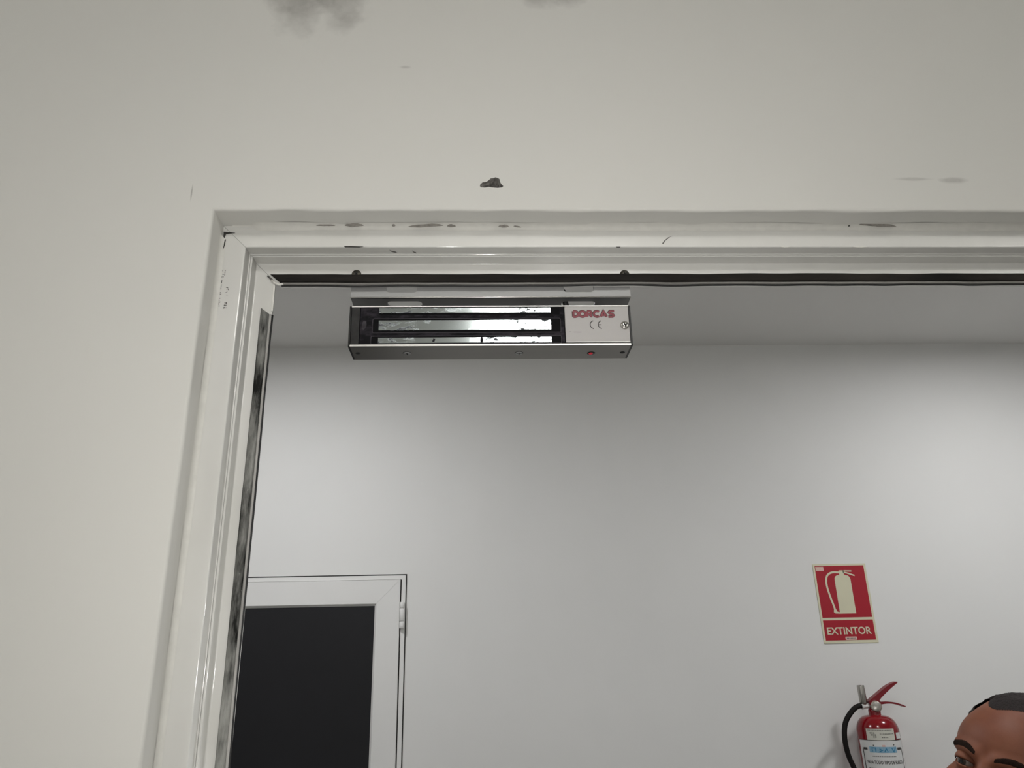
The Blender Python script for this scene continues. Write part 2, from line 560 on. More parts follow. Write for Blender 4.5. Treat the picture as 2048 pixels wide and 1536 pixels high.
# ------------------------------------------------------------------ room shell
XL, XR = -2.6, 3.4          # side walls
YN, YF = -3.3, 2.453        # wall behind the photographer, far wall
ZC = 2.983
box('floor', XL - 0.1, XR + 0.1, YN - 0.1, YF + 0.1, -0.1, 0.0, 'floor')['kind'] = 'structure'
box('ceiling', XL - 0.1, XR + 0.1, YN - 0.1, YF + 0.1, ZC, ZC + 0.1, 'ceiling')['kind'] = 'structure'
box('wall_back', XL - 0.1, XR + 0.1, YF, YF + 0.1, 0, ZC, 'wall2')['kind'] = 'structure'
box('wall_behind', XL - 0.1, XR + 0.1, YN - 0.1, YN, 0, ZC, 'wall2')['kind'] = 'structure'
box('wall_left', XL - 0.1, XL, YN, YF, 0, ZC, 'wall2')['kind'] = 'structure'
box('wall_right', XR, XR + 0.1, YN, YF, 0, ZC, 'wall2')['kind'] = 'structure'

# partition with the doorway: front face with a broken-out hole, rounded uneven plaster edge, reveal
X0, X1, Z0 = -0.218, 0.790, 2.0735     # plaster edges of the doorway
LIP = 0.0026
HOLE = [(0.0018, 2.0972), (0.0022, 2.0990), (0.0042, 2.1012), (0.0068, 2.1014), (0.0090, 2.1028), (0.0112, 2.1052), (0.0136, 2.1054),
        (0.0150, 2.1062), (0.0172, 2.1055), (0.0185, 2.1046), (0.0190, 2.1014), (0.0202, 2.0992), (0.0216, 2.0975), (0.0208, 2.0960),
        (0.0170, 2.0955), (0.0120, 2.0959), (0.0092, 2.0964), (0.0060, 2.0957), (0.0028, 2.0960)]
HOLE = [(x - 0.001, z) for x, z in HOLE]
def build_partition():
    v, f = [], []
    outer = [(XL, 0), (X0 - LIP, 0), (X0 - LIP, Z0 + LIP), (X1 + LIP, Z0 + LIP), (X1 + LIP, 0), (XR, 0), (XR, ZC), (XL, ZC)]
    loops = [outer, HOLE]
    flat = [p for l in loops for p in l]
    tri = tessellate_polygon([[Vector((a, b, 0)) for a, b in l] for l in loops])
    v += [(a, 0.0, b) for a, b in flat]
    f += [tuple(t) for t in tri]
    # back face
    k = len(v)
    outer2 = [(XL, 0), (X0, 0), (X0, Z0), (X1, Z0), (X1, 0), (XR, 0), (XR, ZC), (XL, ZC)]
    tri = tessellate_polygon([[Vector((a, b, 0)) for a, b in outer2]])
    v += [(a, 0.12, b) for a, b in outer2]
    f += [tuple(k + i for i in reversed(t)) for t in tri]
    # swept rounded edge + reveal along the doorway
    prof = [(-LIP, 0.0)] + [(-LIP + LIP * math.sin(a), LIP - LIP * math.cos(a)) for a in [math.radians(18 * i) for i in range(1, 6)]] + \
           [(0.0, 0.012), (0.0, 0.019), (0.0, 0.034)]
    prof2 = [(0.0, 0.034), (0.0, 0.12)]
    path = []
    for i in range(121): path.append(('L', i / 120))
    for i in range(121): path.append(('T', i / 120))
    for i in range(41): path.append(('R', i / 40))
    def pos(side, t, s, y):
        if side == 'L': return (X0 + s, y, (Z0 - s) * t)
        if side == 'T': return (X0 + s + (X1 - X0 - 2 * s) * t, y, Z0 - s)
        return (X1 - s, y, (Z0 - s) * (1 - t))
    rows = []
    for j, (side, t) in enumerate(path):
        row = []
        for q, (s, y) in enumerate(prof):
            w = 0 if q in (0, len(prof) - 1) else min(1, q / 4)
            ends = min(1.0, min(t, 1 - t) * 40)
            L = t * (2.0 if side != 'T' else 1.0)
            am = 0.0011 if side == 'T' else 0.0004
            ds = w * ends * (nz(L * 16 + q * 0.05, 3.1 + ord(side)) * am + nz(L * 55, 9.7 + ord(side)) * am * 0.6)
            dy = w * ends * nz(L * 30, 5.5) * 0.0005
            p = pos(side, t, s + ds, max(0.0, y + dy))
            row.append(len(v)); v.append(p)
        rows.append(row)
    for a, b in zip(rows[:-1], rows[1:]):
        for q in range(len(prof) - 1):
            f.append((a[q], b[q], b[q + 1], a[q + 1]))
    for side, (t0, t1) in (('L', (0, 1)), ('T', (0, 1)), ('R', (0, 1))):
        k = len(v)
        v += [pos(side, t0, 0, 0.034), pos(side, t1, 0, 0.034), pos(side, t1, 0, 0.12), pos(side, t0, 0, 0.12)]
        f.append((k, k + 1, k + 2, k + 3))
    o = mesh('wall_front', v, f, 'wall')
    autosmooth(o, 40)
    o['kind'] = 'structure'
    # broken cavity behind the hole
    rings = 5
    cx = sum(p[0] for p in HOLE) / len(HOLE); cz = sum(p[1] for p in HOLE) / len(HOLE)
    vv, ff = [], []
    m = len(HOLE)
    rnd = random.Random(4)
    for r in range(rings):
        k = 1 - 0.17 * r
        for i, (x, z) in enumerate(HOLE):
            jit = 0 if r == 0 else 0.0009
            d = 0.0 if r == 0 else (0.003 + 0.0042 * r) * (0.75 + 0.5 * rnd.random())
            if r and x < 0.010: d *= 0.45
            vv.append((cx + (x - cx) * k + rnd.uniform(-jit, jit), d, cz + (z - cz) * k + 0.0004 * r + rnd.uniform(-jit, jit)))
    vv.append((cx, 0.021, cz))
    for r in range(rings - 1):
        for i in range(m):
            ff.append((r * m + i, r * m + (i + 1) % m, (r + 1) * m + (i + 1) % m, (r + 1) * m + i))
    for i in range(m):
        ff.append(((rings - 1) * m + i, (rings - 1) * m + (i + 1) % m, rings * m))
    c = mesh('broken_hole', vv, ff, 'mortar', o)
    tag(c, 'small grey hole broken into the white plaster')
    return o
wall_front = build_partition()

# ------------------------------------------------------------------ near door frame (no leaf)
door1 = thing('door_1', (0.286, 0.06, 0.0), 'white doorway frame with black rubber seal around the opening', kind='structure')

def round_poly(pts, n=3):
    out = []
    m = len(pts)
    for i, (x, y, r) in enumerate(pts):
        if r <= 0:
            out.append((x, y)); continue
        p = Vector((x, y)); a = Vector(pts[i - 1][:2]); b = Vector(pts[(i + 1) % m][:2])
        da = (a - p).normalized(); db = (b - p).normalized()
        sup = 0.00025
        out.append(tuple(p + da * (r + sup)))
        for k in range(n + 1):
            t = k / n
            q = (p + da * r) * (1 - t) ** 2 + p * 2 * t * (1 - t) + (p + db * r) * t * t
            out.append((q.x, q.y))
        out.append(tuple(p + db * (r + sup)))
    return out

PROFILE = round_poly([
    (0.0002, 0.0245, 0), (0.0207, 0.0245, 0.0012), (0.0207, 0.0360, 0.0010),
    (0.0218, 0.0360, 0.0), (0.0219, 0.0366, 0.0), (0.0224, 0.0366, 0.0), (0.0226, 0.0357, 0.0),
    (0.0238, 0.0357, 0.0005), (0.0238, 0.0477, 0.0010),
    (0.0300, 0.0477, 0.0), (0.0452, 0.0477, 0.0012), (0.0452, 0.0508, 0.0006), (0.0220, 0.0508, 0), (0.0220, 0.0980, 0.001), (0.0002, 0.0980, 0)])

def frame_piece(name, side):
    gap = 0.00018
    smax = 0.0452 if side == 'T' else 0.0412
    ends = []
    for t in (0, 1):
        row = []
        for s, y in PROFILE:
            s = min(s, smax)
            if side == 'L':
                row.append((X0 + s, y, (Z0 - s - gap) if t else 0.0))
            elif side == 'T':
                row.append(((X1 - s - gap) if t else (X0 + s + gap), y, Z0 - s))
            else:
                row.append((X1 - s, y, (Z0 - s - gap) if t else 0.0))
        ends.append(row)
    n = len(PROFILE)
    v = ends[0] + ends[1]
    f = [(i, (i + 1) % n, n + (i + 1) % n, n + i) for i in range(n)]
    f += [tuple(range(n - 1, -1, -1)), tuple(range(n, 2 * n))]
    o = mesh(name, v, f, ['pvc', 'pvc_edge'], door1)
    for i in range(n):
        a, b = PROFILE[i], PROFILE[(i + 1) % n]
        if math.hypot(a[0] - b[0], a[1] - b[1]) < 0.0009 and abs(a[0] - b[0]) > 5e-5 and abs(a[1] - b[1]) > 5e-5:
            o.data.polygons[i].material_index = 1      # rounded edges are glossier than the faces
    fix_normals(o)
    return autosmooth(o, 50)
jambL = frame_piece('frame_jamb', 'L')
head = frame_piece('frame_head', 'T')
jambR = frame_piece('frame_jamb', 'R')

# filler bead in the corner between reveal and frame
def filler(name, side, n=160):
    v, f = [], []
    secs = 5
    for i in range(n + 1):
        t = i / n
        L = t * (2.0 if side != 'T' else 1.0)
        big = 1.0
        if side == 'T':
            w = 0.0052 + 0.0016 * nz(L * 11, 2.2) + 0.0009 * nz(L * 45, 7.1)
            # filler missing beside the left corner
            if t < 0.02: w *= 0.25
        else:
            w = 0.0042 + 0.0003 * nz(L * 20, 2.2)
        for k in range(secs + 1):
            a = (PI / 2) * k / secs
            s = w * (1 - math.sin(a)) ; y = 0.0246 - w * (1 - math.cos(a))
            # concave fillet from the reveal (s=0) to the frame face
            s = w * (1 - math.cos(a)) * 0.9 + 0.0001
            y = 0.0245 - w * (1 - math.sin(a)) * 1.1 - 0.0002
            if side == 'L': v.append((X0 + s, y, (Z0 - 0.010 - s) * t))
            elif side == 'T': v.append((X0 + 0.008 + (X1 - X0 - 0.016) * t, y, Z0 - s))
            else: v.append((X1 - s, y, (Z0 - 0.010 - s) * t))
    m = secs + 1
    for i in range(n):
        for k in range(secs):
            f.append((i * m + k, i * m + k + 1, (i + 1) * m + k + 1, (i + 1) * m + k))
    return mesh(name, v, f, 'caulk', door1, smooth=True)
filler('filler_bead', 'T', 240)
filler('filler_bead', 'L', 120)
filler('filler_bead', 'R', 20)

# chips and gaps in the filler and paint
def chip(x0, x1, zc, h, y, mat, seed, skew=0.0, tip=0.5):
    rnd = random.Random(seed)
    n = 9
    top = [(x0 + (x1 - x0) * i / n, zc + h * (math.sin(PI * min(1, max(0, i / n))) ** tip) * rnd.uniform(0.65, 1.0) * 0.6 + skew * (i / n - 0.5)) for i in range(n + 1)]
    bot = [(x1 - (x1 - x0) * i / n, zc - h * 0.25 * rnd.uniform(0.6, 1.2) * math.sin(PI * i / n) + skew * (0.5 - i / n)) for i in range(1, n)]
    return prism('paint_chip', top + bot, y, y + 0.0006, mat, door1)
yc = 0.0200
for (xa, xb, z, h, m, sd, sk) in (
        (-0.1385, -0.1225, 2.0712, 0.0018, 'chip', 1, 0.0), (-0.1145, -0.0985, 2.0712, 0.0042, 'chip', 2, 0.0),
        (-0.0745, -0.0715, 2.0710, 0.0030, 'chip', 3, 0.0), (-0.0605, -0.0305, 2.0708, 0.0038, 'chip', 4, 0.0012),
        (-0.0275, -0.0200, 2.0706, 0.0034, 'chip', 5, 0.0), (0.0165, 0.0255, 2.0704, 0.0036, 'chip', 6, 0.0),
        (0.0295, 0.0360, 2.0702, 0.0018, 'chip', 7, -0.0012), (0.3330, 0.3660, 2.0718, 0.0048, 'chip', 8, -0.0018),
        (0.3230, 0.3245, 2.0712, 0.0016, 'chip_dark', 9, 0.0)):
    chip(xa, xb, z, h, yc - 0.0002, m, sd, sk)
# open corner where the filler is missing, and the gap down the jamb
prism('open_corner', [(-0.2168, 2.0672), (-0.2166, 2.0625), (-0.2158, 2.0612), (-0.2148, 2.0650), (-0.2110, 2.0658), (-0.2072, 2.0662)], 0.0236, 0.0243, 'chip_dark', door1)
prism('open_joint', [(-0.2152, 2.0585), (-0.2143, 2.0600), (-0.2147, 2.0540), (-0.2156, 2.0500)], 0.0236, 0.0243, 'chip_dark', door1)
prism('smear', [(0.1580, 2.0563), (0.1592, 2.0559), (0.1615, 2.0592), (0.1655, 2.0626), (0.1685, 2.0640), (0.1640, 2.0624), (0.1600, 2.0590)], 0.02435, 0.0246, 'ink_grey', door1)
prism('edge_chip', [(-0.1148, 2.0536), (-0.1095, 2.0538), (-0.0985, 2.0532), (-0.1020, 2.0526), (-0.1140, 2.0527)], 0.0240, 0.0246, 'chip_dark', door1)
prism('edge_chip', [(0.1180, 2.0530), (0.1215, 2.0530), (0.1213, 2.0525), (0.1185, 2.0525)], 0.0240, 0.0246, 'chip_dark', door1)
for (xa, z, w, h, sd) in ((0.2610, 2.0525, 0.009, 0.0016, 21), (0.3250, 2.0525, 0.014, 0.0016, 22)):
    o = chip(xa, xa + w, z, h, 0.0236, 'caulk', sd)
    o.name = 'paint_drip'
for (x, z, w, h, y) in ((-0.0740, 2.0502, 0.0060, 0.0014, 0.0290), (-0.0560, 2.0502, 0.0035, 0.0008, 0.030)):
    # scuffs on the underside of the first step
    k = [(x - w / 2, y), (x - w * 0.2, y + 0.002), (x + w * 0.3, y + 0.003), (x + w / 2, y + 0.005), (x + w * 0.1, y + 0.0045), (x - w * 0.3, y + 0.003)]
    prism('scuff_mark', k, Z0 - 0.0207 - 0.0002, Z0 - 0.0206, 'ink_grey', door1, plane='XY')

# wavy rubber seal
def seal(side, s0, s1, t0, t1, name='rubber_seal', mat='rubber', lipmat='lip', n=220, hshift=0.0):
    def P(L, s, y):
        if side == 'T': return (L, y, Z0 - s)
        if side == 'R': return (X1 - s, y, L)
        return (X0 + s, y, L)
    v, f = [], []
    prof = [(0.0, 0.0008), (0.02, -0.0012), (0.16, -0.0022), (0.5, -0.0020), (0.84, -0.0026), (0.98, -0.0016), (1.0, 0.0008)]
    m = len(prof)
    for i in range(n + 1):
        t = i / n
        for q, (a, dy) in enumerate(prof):
            L = t0 + (t1 - t0) * t
            wv = 0.00045 * nz(L * 22, 4.4) + 0.00030 * nz(L * 60, 8.8)
            s = s0 + (s1 - s0) * a + (wv if side == 'T' else 0.6 * wv)
            if side == 'T':
                L += (1 - t) * a * 0.0098          # cut on the slant at the corner
            else:
                L -= t * a * 0.006
            v.append(P(L, s, 0.0477 + dy + 0.0003 * nz(L * 40 + a, 1.7)))
    for i in range(n):
        for q in range(m - 1):
            f.append((i * m + q, i * m + q + 1, (i + 1) * m + q + 1, (i + 1) * m + q))
    f.append(tuple(range(m))); f.append(tuple(n * m + q for q in range(m - 1, -1, -1)))
    seal_o = fix_normals(mesh(name, v, f, mat, door1, smooth=False))
    autosmooth(seal_o, 50)
    # lip: grey tube paints its lit edge, black tube below
    p1, p2 = [], []
    for i in range(n + 1):
        L = t0 + (t1 - t0) * i / n
        if side == 'T': L += (1 - i / n) * 0.0105
        else: L -= 0.0065 * i / n
        wv = 0.00085 * nz(L * 14, 6.1) + 0.0006 * nz(L * 33, 2.9) if side == 'T' else 0.0010 * nz(L * 9, 6.1) + 0.0004 * nz(L * 33, 2.9)
        p1.append(P(L, s1 + 0.0011 + 0.5 * wv, 0.0462))
        p2.append(P(L, s1 + 0.0025 + wv, 0.0474))
    lp = tube('sealing_lip', p1, 0.00105, lipmat, seal_o, segs=8)
    tube('lip_edge', p2, 0.00085, 'rubber_edge', seal_o, segs=8)
    return seal_o
seal('T', 0.0345, 0.0432, -0.1813, X1 - 0.036, n=420)
seal('L', 0.0316, 0.0392, 0.0, 2.0067, mat='rubber_dusty', lipmat='lip_sheen', n=500)
seal('R', 0.0316, 0.0392, 0.0, 2.0200, mat='rubber_dusty', lipmat='lip_sheen', n=120)
# pale groove of the left jamb above the cut end of its seal, and shavings in the corner
box('groove_lining', X0 + 0.0400, X0 + 0.0418, 0.0468, 0.0478, 2.0040, 2.0290, 'caulk', door1, 0.0003)
tube('groove_shaving', [(-0.1795, 0.0465, 2.0330), (-0.1765, 0.0462, 2.0302), (-0.1730, 0.0460, 2.0285), (-0.1690, 0.0462, 2.0292)], 0.0011, 'caulk', door1, segs=8)
tube('groove_shaving', [(-0.1835, 0.0470, 2.0375), (-0.1805, 0.0466, 2.0345), (-0.1780, 0.0464, 2.0325)], 0.0007, 'ink_grey', door1, segs=6)

# fixing screws of the lock bracket on the frame face
def cross_screw(name, c, axis, r, mat, parent, slot_mat='shadowgap', dome=0.35, twist=0.4, slot=0.55):
    s = lathe(name, [(r, 0), (r, r * 0.12), (r * 0.93, r * dome * 0.6), (r * 0.7, r * dome * 0.9), (r * 0.35, r * dome), (0.0003 * 0 + r * 0.02, r * dome)], c, axis, mat, parent, segs=20)
    a = Vector(axis).normalized()
    q = Vector((0, 0, 1)).rotation_difference(a)
    v, f = [], []
    for k in range(2):
        ang = twist + k * PI / 2
        u = Vector((math.cos(ang), math.sin(ang), 0)); w = Vector((-math.sin(ang), math.cos(ang), 0))
        b = len(v)
        for h in (r * dome * 0.4, r * dome * 1.03):
            for (p, t) in ((-1, -1), (1, -1), (1, 1), (-1, 1)):
                v.append(Vector(c) + q @ (u * p * r * slot + w * t * r * 0.13 + Vector((0, 0, h))))
        f += [(b, b + 1, b + 2, b + 3), (b + 4, b + 5, b + 6, b + 7)] + [(b + i, b + (i + 1) % 4, b + 4 + (i + 1) % 4, b + 4 + i) for i in range(4)]
    fix_normals(mesh('cross_slot', v, f, slot_mat, s))
    return s
cross_screw('frame_screw', (-0.1072, 0.0474, 2.0390), (0, -1, 0), 0.0042, 'dark_screw', door1, twist=0.8)
cross_screw('frame_screw', (0.1282, 0.0474, 2.0386), (0, -1, 0), 0.0042, 'dark_screw', door1, twist=0.3)

# maker's inkjet print on the jamb face: unreadable little strokes
def jamb_print():
    rnd = random.Random(11)
    v, f = [], []
    def glyphs(x, z0, z1, h, step, fill=0.8):
        z = z0
        while z < z1 - step * 0.4:
            for _ in range(2):
                if rnd.random() < fill:
                    if rnd.random() < 0.5:
                        a, b = rnd.uniform(0, 0.4), rnd.uniform(0.6, 1.0)
                        zz = z + rnd.uniform(0.05, 0.6) * step
                        quad(x + a * h, x + b * h, zz, zz + step * 0.22)
                    else:
                        xx = x + rnd.choice((0.0, 0.4, 0.8)) * h
                        quad(xx, xx + h * 0.2, z, z + step * 0.7)
            z += step
    def quad(xa, xb, za, zb):
        k = len(v)
        y = 0.02436
        v.extend([(xa, y, za), (xb, y, za), (xb, y, zb), (xa, y, zb)])
        f.append((k, k + 1, k + 2, k + 3))
    glyphs(-0.2142, 2.0240, 2.0318, 0.0026, 0.0019, 1.0)
    quad(-0.2138, -0.2133, 2.0186, 2.0216)
    glyphs(-0.2147, 2.0080, 2.0176, 0.0019, 0.0017)
    glyphs(-0.2150, 1.9975, 2.0058, 0.0024, 0.0016, 1.0)
    glyphs(-0.2096, 2.0075, 2.0148, 0.0024, 0.0016)
    glyphs(-0.2096, 1.9955, 2.0015, 0.0034, 0.0021, 1.0)
    mesh('printed_code', v, f, 'ink_code', jambL)['kind'] = 'stuff'
jamb_print()

# ------------------------------------------------------------------ lock bracket and electromagnetic lock
ZB = 2.0185
bracket = thing('mounting_bracket', (0.0105, 0.052, ZB), 'slotted aluminium angle bracket holding the magnetic lock under the door frame', 'bracket')
plate_with_holes('front_flange', [(-0.1120, ZB), (0.1330, ZB), (0.1330, 2.0420), (-0.1120, 2.0420)],
                 [rrect(-0.0815, -0.0545, 2.0235, 2.0330, 0.003), rrect(0.0740, 0.1005, 2.0235, 2.0330, 0.003)], 0.0517, 0.0537, 'alu_bracket', bracket)
plate_with_holes('bottom_flange', [(-0.1120, 0.0521), (0.1330, 0.0521), (0.1330, 0.1020), (-0.1120, 0.1020)],
                 [rrect(-0.0815, -0.0510, 0.0590, 0.0720, 0.004), rrect(0.0728, 0.1030, 0.0600, 0.0730, 0.004)], ZB, ZB + 0.002, 'alu_shaded', bracket, plane='XY')
tube('bend_edge', [(-0.1120, 0.0521, ZB + 0.0004), (0.1330, 0.0521, ZB + 0.0004)], 0.0007, 'alu_edge', bracket, segs=10)  # line of brighter metal along the bend

LX0, LX1 = -0.1150, 0.1350
LZ0, LZ1 = 1.9795, 2.0183
LY0, LY1 = 0.0676, 0.0990
lock = thing('magnetic_lock', ((LX0 + LX1) / 2, 0.083, LZ0), 'silver electromagnetic door lock with black face hanging below the bracket', 'lock')
EX0, EX1 = LX0 + 0.0016, LX1 - 0.0016
# aluminium channel
def channel():
    t = 0.0018
    sec = [(LY0, LZ0), (LY1, LZ0), (LY1, LZ1), (LY0, LZ1), (LY0, LZ1 - 0.0011), (LY1 - t, LZ1 - 0.0011), (LY1 - t, LZ0 + t), (LY0, LZ0 + t)]
    n = len(sec)
    v = [(EX0, y, z) for y, z in sec] + [(EX1, y, z) for y, z in sec]
    f = [(i, (i + 1) % n, n + (i + 1) % n, n + i) for i in range(n)] + [tuple(range(n - 1, -1, -1)), tuple(range(n, 2 * n))]
    o = fix_normals(mesh('housing', v, f, ['alu', 'alu_edge'], lock))
    for p in o.data.polygons:
        if p.normal.y < -0.9 and abs(p.center.y + wloc(lock).y - LY0) < 1e-4:
            p.material_index = 1
    return o
channel()
for xa, xb in ((LX0, EX0), (EX1, LX1)):
    prism('end_cap', rrect(LZ0 - 0.0002, LZ1 + 0.0002, LY0 - 0.0002, LY1 + 0.0004, 0.0015, 3), xa, xb, 'black_plastic', lock)
# end caps are built lying in XZ: turn them into the YZ plane
for o in [c for c in lock.children if c.name.startswith('end_cap')]:
    base = wloc(lock)
    for v in o.data.vertices:
        w = v.co + base
        nx, ny, nzv = w.y, w.z, w.x          # (z, x, y) packed by prism
        v.co = Vector((nx, ny, nzv)) - base
    fix_normals(o)
ZT, ZBm = LZ1 - 0.0013, LZ0 + 0.0026
core = box('magnet_core', -0.1056, 0.0752, LY0 + 0.0010, LY1 - 0.004, ZBm, ZT, 'core', lock, 0.0004)
# raised worn rims and black troughs around the pole faces
def rim(x0, x1, z0, z1, r, w, mat, y0, y1, parent):
    return plate_with_holes('trough_rim', rrect(x0, x1, z0, z1, r), [rrect(x0 + w, x1 - w, z0 + w, z1 - w, max(r - w, 0.0003))], y0, y1, mat, parent)
yf = LY0 + 0.0010
prism('pole_trough', rrect(-0.0940, 0.0715, 1.9930, 2.0056, 0.0012), yf - 0.0001, yf + 0.001, 'core_black', core)
prism('pole_trough', rrect(-0.0950, 0.0715, ZBm + 0.0002, 1.9890, 0.0010), yf - 0.0001, yf + 0.001, 'core_black', core)
prism('pole_trough', rrect(-0.0895, 0.0715, 2.0098, ZT - 0.0002, 0.0010), yf - 0.0001, yf + 0.001, 'core_black', core)
rim(-0.0948, 0.0722, 1.9922, 2.0064, 0.0016, 0.0006, 'core_ridge', yf - 0.0005, yf + 0.001, core)
rim(-0.0958, 0.0722, ZBm - 0.0003, 1.9897, 0.0014, 0.0006, 'core_ridge', yf - 0.0004, yf + 0.001, core)
prism('worn_patch', [(-0.1040, 1.9965), (-0.1022, 1.9958), (-0.1005, 1.9975), (-0.0998, 2.0008), (-0.1003, 2.0042), (-0.1030, 2.0040), (-0.1038, 2.0010)], yf - 0.00015, yf + 0.0005, 'core_ridge', core)
for (za, zb) in ((2.0113, 2.0162), (1.9946, 2.0042), (1.9825, 1.9877)):
    box('pole_face', -0.0892, 0.0632, LY0 - 0.0002, LY0 + 0.006, za, zb, 'pole', lock, 0.0002, 1)
# scratch ring on the middle pole face
v2, f2 = strokes_geo([arc(0.0105, 1.9990, 0.0032, 0.0040, -75, 70, 10)], 0.00028)
mesh('scratch', [(x, LY0 - 0.00026, z) for x, z in v2], f2, 'ink_dark', lock)
# grimy transfer on the lower face
prism('grime_spot', [(-0.0420, 1.9838), (-0.0400, 1.9832), (-0.0392, 1.9860), (-0.0410, 1.9864)], LY0 - 0.0003, LY0, 'core', lock)
prism('grime_spot', [(0.0005, 1.9826), (0.0022, 1.9826), (0.0030, 1.9850), (0.0020, 1.9878), (0.0008, 1.9877), (0.0000, 1.9845)], LY0 - 0.0003, LY0, 'core', lock)
box('side_plate', EX0 + 0.0002, -0.1060, LY0 + 0.0002, LY1 - 0.004, ZBm, ZT, 'plate_dark', lock, 0.0003)
cover = box('cover_plate', 0.0757, EX1 - 0.0003, LY0 - 0.0002, LY0 + 0.004, LZ0 + 0.0027, LZ1 - 0.0013, 'alu_cover', lock, 0.0004)
box('cover_edge', 0.0757, EX1 - 0.0003, LY0 - 0.0005, LY0 + 0.001, LZ0 + 0.0026, LZ0 + 0.0034, 'alu_edge', cover, 0.0002, 1)
box('cover_block', 0.0770, EX1 - 0.001, LY0 + 0.0041, LY1 - 0.004, LZ0 + 0.0027, LZ1 - 0.0013, 'black_plastic', lock)
cross_screw('cover_screw', (0.1288, LY0 - 0.0003, 1.9983), (0, -1, 0), 0.0039, 'zinc', lock, dome=0.5, twist=0.25)
# lettering of the maker
def maker_name():
    L = []
    w = 1.0
    # letters in a 0..1 high box; x advances
    D = [[(0.12, 0.14), (0.12, 0.86)], [(0.12, 0.86)] + arc(0.30, 0.5, 0.42, 0.36, 90, -90, 10) + [(0.12, 0.14)]]
    O = [arc(0.42, 0.5, 0.36, 0.36, 0, 360, 18)]
    R_ = [[(0.12, 0.14), (0.12, 0.86)], [(0.12, 0.86)] + arc(0.42, 0.66, 0.22, 0.20, 90, -90, 8) + [(0.15, 0.46)], [(0.36, 0.46), (0.70, 0.14)]]
    C = [arc(0.46, 0.5, 0.38, 0.36, 48, 312, 14)]
    A = [[(0.06, 0.14), (0.42, 0.86), (0.78, 0.14)], [(0.24, 0.34), (0.60, 0.34)]]
    S = [[(0.84, 0.86), (0.34, 0.86), (0.18, 0.70), (0.30, 0.54), (0.62, 0.46), (0.74, 0.30), (0.60, 0.14), (0.10, 0.14)]]
    xs = 0.0
    adv = {0: 0.80, 1: 0.86, 2: 0.84, 3: 0.84, 4: 0.88, 5: 0.95}
    for i, g in enumerate((D, O, R_, C, A, S)):
        for ln in g:
            L.append([(xs + x, y) for x, y in ln])
        xs += adv[i]
    tot = xs
    X = lambda x: 0.0826 + (0.1212 - 0.0826) * x / tot
    Z = lambda z: 2.0056 + 0.0077 * z
    for nm, wd, mt, dy, ox, oz in (('letter_outline', 0.33, 'ink_dark', 0.00030, -0.015, 0.03), ('maker_lettering', 0.235, 'ink_red', 0.00042, 0, 0)):
        v, f = strokes_geo(L, wd)
        mesh(nm, [(X(x + ox), LY0 - dy - (i % 60) * 1e-6, Z(z + oz)) for i, (x, z) in enumerate(v)], f, mt, cover)
maker_name()
v, f = strokes_geo([arc(0.1020, 1.9990, 0.0040, 0.0040, 105, 255, 12), arc(0.1092, 1.9990, 0.0040, 0.0040, 105, 255, 12), [(0.1056, 1.9990), (0.1082, 1.9990)]], 0.00075)
mesh('ce_mark', [(x, LY0 - 0.00035, z) for x, z in v], f, 'ink_dark', cover)
v, f = strokes_geo([[(0.0790, 1.9922), (0.0805, 1.9922)], [(0.0830, 1.9920), (0.0900, 1.9919)]], 0.0003)
mesh('scratch', [(x, LY0 - 0.0003, z) for x, z in v], f, 'ink_grey', cover)
# underside: screws, rivet holes, status light
for x, y in ((-0.0652, 0.0840), (0.0349, 0.0850)):
    lathe('screw_countersink', [(0.0039, 0), (0.0039, 0.0002), (0.0030, 0.0002)], (x, y, LZ0 + 0.0001), (0, 0, -1), 'plate_dark', lock, segs=20)
    cross_screw('bottom_screw', (x, y, LZ0), (0, 0, -1), 0.0033, 'alu_bracket', lock, dome=0.22, twist=0.0, slot=0.75)
for x, y in ((-0.1085, 0.0838), (0.1285, 0.0850)):
    r = lathe('end_screw', [(0.0023, 0), (0.0023, 0.0004), (0.0012, 0.0004)], (x, y, LZ0 + 0.0001), (0, 0, -1), 'black_plastic', lock, segs=16)
    lathe('screw_recess', [(0.0011, 0), (0.0011, 0.0006)], (x, y, LZ0 + 0.0001), (0, 0, -1), 'plate_dark', r, segs=6)
led = lathe('status_bezel', [(0.0037, 0), (0.0037, 0.0004), (0.0028, 0.0005)], (0.1002, 0.0863, LZ0 + 0.0001), (0, 0, -1), 'black_plastic', lock, segs=20)
lathe('status_light', [(0.0019, 0), (0.0018, 0.0006), (0.0010, 0.0010), (0.0002, 0.0011)], (0.0998, 0.0858, LZ0 - 0.0002), (0, 0, -1), 'red_led', led, segs=16)
# power cable rising through the bracket slot
cable = tube('power_cable', spline([(0.0800, 0.0700, 2.0098), (0.0785, 0.0675, 2.0140), (0.0768, 0.0655, 2.0190), (0.0752, 0.0650, 2.0250), (0.0748, 0.0660, 2.0320)], 6), 0.0026, 'black_plastic', None, segs=10)
tag(cable, 'short black cable passing through the right slot of the bracket', 'cable')

for x in (-0.085, 0.045, 0.110):
    lathe('mounting_bolt', [(0.0035, 0), (0.0035, 0.0095)], (x, 0.0930, LZ1 - 0.0005), (0, 0, 1), 'zinc', lock, segs=12)
# the lock face lies flush with the stop of the frame; true width 242 mm
lock.location = (0.0097, 0.0635, 1.9715)
lock.scale = (0.969, 0.969, 0.969)

# ------------------------------------------------------------------ far door
DX1, DZ1 = -0.2900, 2.0341
DX0 = -1.25
door2 = thing('door_2', (-0.77, YF - 0.03, 0.0), 'white far door with large black panel, seen low at left', kind='structure')
